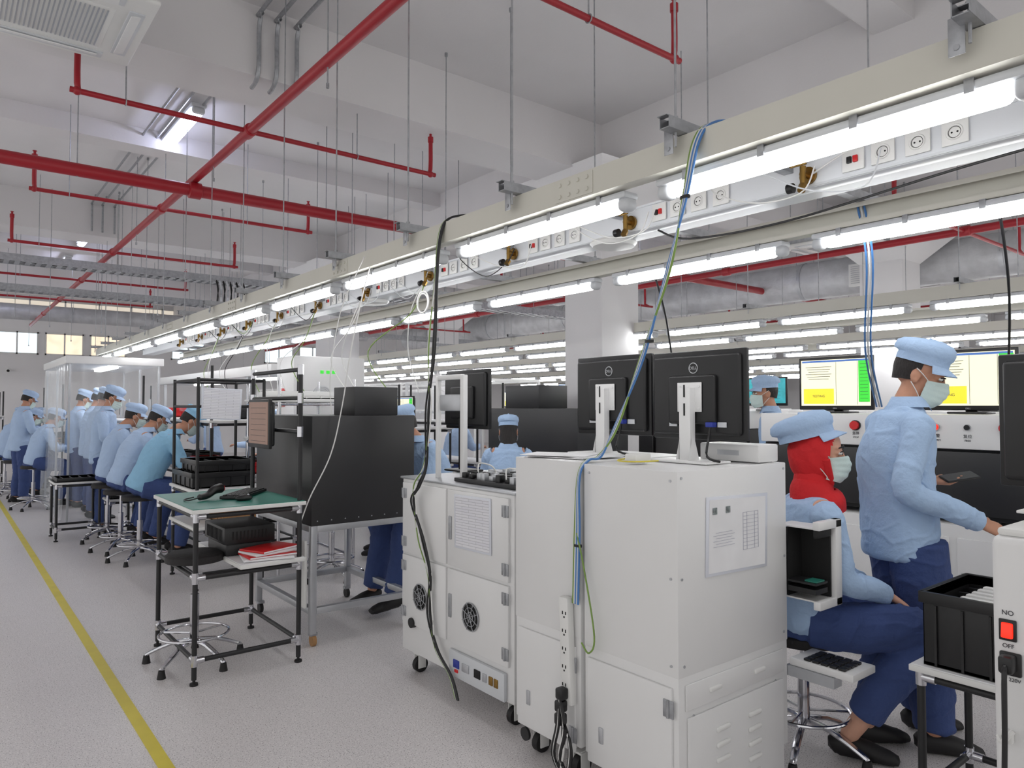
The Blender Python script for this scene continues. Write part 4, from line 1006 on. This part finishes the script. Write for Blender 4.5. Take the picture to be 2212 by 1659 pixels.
def seated(h=.62,lean=.15,reach=.36,dz=0,footx=.3):
    return dict(pel=(0,0,h+.08),che=(lean*.55,0,h+.37),nek=(lean*1.15,0,h+.58),hem=.06,
     shL=(lean,.16,h+.52),shR=(lean,-.16,h+.52),elL=(lean+.10,.22,h+.27),elR=(lean+.10,-.22,h+.27),wrL=(lean+reach,.10,h+.27+dz),wrR=(lean+reach,-.10,h+.27+dz),
     hipL=(.02,.09,h+.06),hipR=(.02,-.09,h+.06),knL=(.42,.13,h-.02),knR=(.42,-.13,h-.02),anL=(footx,.14,.13),anR=(footx,-.14,.13))
def hd(h,lean,pitch,yaw=0): return ((lean*1.15+.05+lean*.3,0,h+.72-lean*.12),yaw,pitch)
LB='seated worker in light blue uniform and mask, bent over bench'
GP='line workers'
person('seated worker in sky blue shirt and cap, head bent low',(1.56,7.72,0),-.1,seated(.66,.24,.34),hd(.66,.26,.75),shirt=mTeal,seed=7,group=GP,bulk=1.08)
person(LB,(1.5,8.38,0),0,seated(.66,.2,.3),hd(.66,.2,.6),shirt=mShirt2,seed=8,group=GP,bulk=1.05)
person(LB,(1.5,9.12,0),-.1,seated(.68,.12,.3),hd(.68,.14,.35),shirt=mShirt2,seed=9,group=GP)
def standing(rx=.3,rz=1.15): return dict(pel=(0,0,.92),che=(0.02,0,1.24),nek=(.05,0,1.46),hem=.12,shL=(.03,.17,1.39),shR=(.03,-.17,1.39),elL=(.08,.24,1.12),elR=(.08,-.24,1.12),wrL=(rx,.06,rz),wrR=(rx,-.06,rz),hipL=(.02,.09,.87),hipR=(.02,-.09,.87),knL=(.04,.1,.48),knR=(.04,-.1,.48),anL=(.0,.11,.085),anR=(.02,-.11,.085))
pst=person('standing worker in light blue uniform looking down at a part',(1.56,9.95,0),-.35,standing(),((.11,0,1.60),0,.5),shirt=mShirt2,seed=10,group=GP)
pse=person('seated worker in light blue uniform near the far wall',(1.12,15.5,0),-.3,seated(.62,.15),hd(.62,.15,.4),shirt=mShirt2,seed=11,group=GP,vox=.014)
for (x,y,r) in ((1.1,12.6,0),(1.3,16.4,-.2),(.9,15.0,.6),(3.9,13.5,2),(4.2,11.5,2.6),(6.0,9.0,0),(6.0,7.5,.5),(9.0,6.5,0),(8.9,8.2,.4),(8.9,10,0),(5.7,10.5,1),(.95,14.2,.1),(3.7,9.0,2.9),(3.75,6.3,2.6)):
    dup(pse,(x,y,0),r,'seated worker in blue uniform and cap at a line')
for (x,y,r) in ((1.65,11.0,.2),(1.68,11.7,0),(1.6,12.5,.1),(1.0,13.6,.3),(5.2,9.8,.6),(8.7,9.1,1),(5.0,11.6,.8),(12.4,9,1)):
    dup(pst,(x,y,0),r,'standing worker in blue uniform and cap at a line')
person('seated worker in light blue uniform beside the black enclosure',(3.12,4.80,0),math.pi+.1,seated(.66,.22,.3,footx=.55),hd(.66,.22,.45,-.2),seed=12,group=GP,vox=.009,bulk=1.1)
person('seated woman in light blue uniform and cap, facing away',(3.95,5.0,0),.9,seated(.56,.05,.3),hd(.56,.05,.2),seed=13,group=GP,long_hair=True,vox=.009,bulk=1.05)
person('standing worker in light blue uniform and mask, turned sideways',(5.55,3.35,0),2.2,standing(.3,1.1),((.10,0,1.61),.2,.1),seed=14,group=GP,vox=.011)

# ---------- light & camera
w=bpy.data.worlds.new('World'); SC.world=w; w.use_nodes=True
bg=w.node_tree.nodes['Background']; bg.inputs[0].default_value=(1,.99,.975,1); bg.inputs[1].default_value=.95
cam=bpy.data.cameras.new('Camera'); co=bpy.data.objects.new('Camera',cam); COL.objects.link(co)
cam.sensor_width=36; cam.lens=36*1550/2212; cam.clip_start=.05; cam.clip_end=100
co.location=(0,0,1.5); co.rotation_euler=(math.radians(91.79),0,math.radians(-38.6)); SC.camera=co
SC.view_settings.view_transform='Standard'
